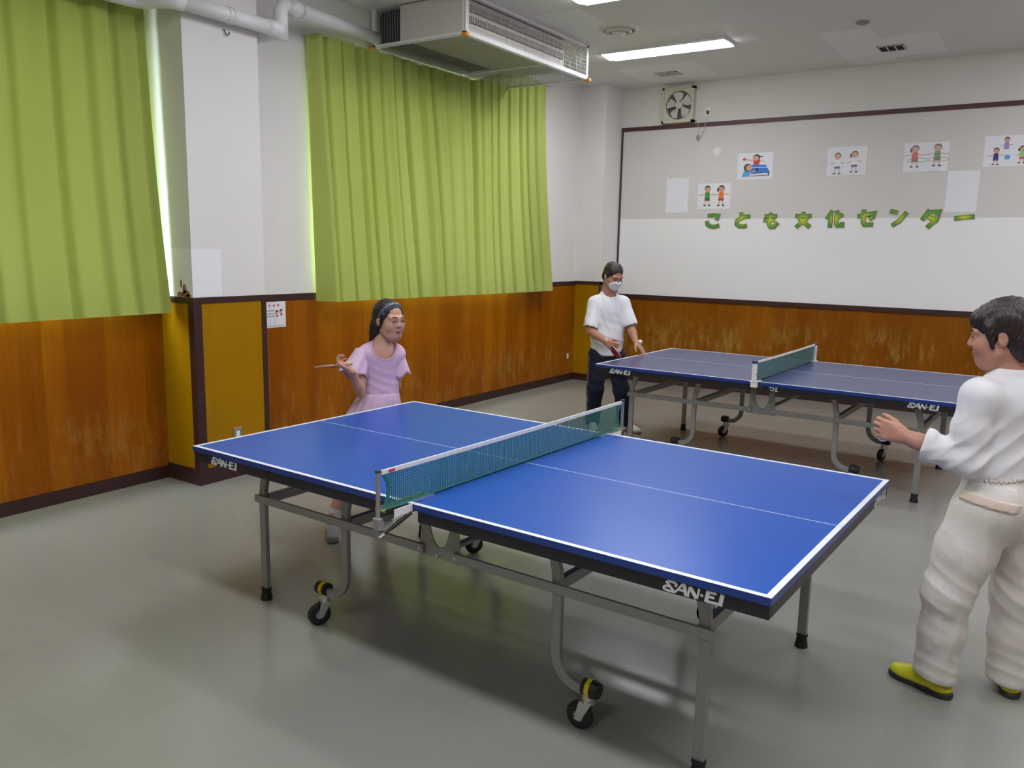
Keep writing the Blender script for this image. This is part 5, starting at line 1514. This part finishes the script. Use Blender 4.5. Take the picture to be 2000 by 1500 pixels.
nk = Fld(); nk.cone(nb + A(0.004, 0, 0.018), nb + A(0, 0, -0.014), 0.066, 0.074, 0.0); nk.cone(H(0, -0.03, -0.05), nb + A(0, 0, -0.05), 0.060, 0.060, 0.0, 's')
nk.half(nb + A(0, 0, 0.026), A(0.15, 0, 1)); flesh('collar', nk, cloth('white_collar', (0.72, 0.72, 0.74, 1), 0.03, 0.3), top, 0.0045)
# trousers
CREAM = cloth('cream_cotton_trousers', (0.70, 0.665, 0.625, 1), 0.05, 0.5, 9)
tr = Fld()
tr.cone(wa - A(0, 0, 0.01), pe - A(0, 0, 0.03), 0.138, 0.166, 0.05, flat=(wf, 0.80))
for s_, hp in ((-1, Lh), (1, Rh)):
    tr.ell(hp - wf * 0.055 + A(0, 0, 0.03), (0.088, 0.088, 0.098), 0.05)
for a, b, c in ((Rh, Rk, Ra), (Lh, Lk, La)):
    tr.chain([a - A(0, 0, 0.01), (a + b) / 2, b, b * 0.5 + c * 0.5, c - A(0, 0, 0.01)], [0.110, 0.100, 0.089, 0.084, 0.086], 0.035)
tr.op(lambda P: np.where((P - A(5.175, -6.345, 0)) @ A(0.82, 0.57, 0) < 0, 0.072 - P[..., 2] - 0.18 * (P[..., 0] - 5.05), 0.050 - P[..., 2]), A(-9, -9, -9), A(9, 9, 9), 0.0, 'i')
tr.half(A(5.19, -6.355, 0.935), A(-0.10, -0.05, 1.0))
for sd, am, dr, fq, cn, R_ in ((31, .010, (.45, .25, .9), 52, Lk + A(0, 0, .03), .12), (32, .010, (.5, -.3, .85), 56, Rk + A(0, 0, .04), .13), (33, .008, (.85, .5, .3), 44, Lh - A(0, 0, .14), .16), (34, .008, (.25, .2, 1.0), 70, La + A(0, 0, .03), .09),
                             (35, .008, (.25, .2, 1.0), 66, Ra + A(0, 0, .06), .11), (37, .007, (.8, .5, -.35), 48, (Lk + La) / 2, .15), (38, .007, (.8, .5, .3), 48, (Rk + Rh) / 2, .15), (39, .008, (.9, .4, .2), 50, pe - wf * .12 - A(0, 0, .06), .12)):
    tr.disp(pleats(sd, am, dr, fq, (cn, R_)))
tr.disp(wob(36, 0.005, 12, 12, 9))
pants = flesh('trousers', tr, CREAM, wt_, 0.0058)
wb_ = Fld(); wb_.sub(tr, 0.006); wb_.box(A(5.19, -6.355, 0.918), A(0.25, 0.25, 0.016), B=np.stack([unit(A(1, 0, 0.10)), A(0, 1, 0), unit(A(-0.10, -0.05, 1))]))
wb_.disp(lambda P: 0.0030 * np.sin(np.arctan2(P[..., 1] + 6.355, P[..., 0] - 5.19) * 56))
flesh('waistband', wb_, cloth('gathered_waistband', (0.64, 0.60, 0.55, 1), 0.05, 0.3), pants, 0.005)
bk = -wf
def on_back(c, w_, h_, off, mat, name, par):
    f_ = Fld(); f_.sub(tr, off); zz = unit(A(0.12, 0.10, 1.0)); xx = unit(np.cross(zz, bk)); f_.box(c, A(w_, 0.09, h_), B=np.stack([xx, np.cross(zz, xx), zz])); return flesh(name, f_, mat, par, 0.0045)
pc = A(5.165, -6.500, 0.845)
on_back(pc, 0.058, 0.045, 0.003, CREAM, 'back_pocket', pants)
on_back(pc + A(0.002, 0, -0.022), 0.060, 0.018, 0.0075, cloth('pinkish_flap', (0.70, 0.58, 0.50, 1), 0.03, 0.3), 'pocket_flap', pants)
NEON = plain('neon_yellow_shoe', (0.62, 0.62, 0.015, 1), 0.5); DSOLE = plain('dark_sole', (0.03, 0.03, 0.035, 1), 0.6)
shoe(wt_, A(5.055, -6.436, 0.0), (-0.92, 0.38), [NEON, DSOLE], 0.98, high=0.02, sole_h=0.026)
shoe(wt_, A(5.302, -6.250, 0.0), (-0.20, 0.98), [NEON, DSOLE], 0.98, high=0.02, sole_h=0.024)
tag(obj('table_tennis_ball', MB().sphere((4.790, -6.478, 1.008), 0.020, 24, 16), M['ball'], smooth=True), 'white ball held in the curled fingers of the woman in white', 'ball', 'table tennis balls')
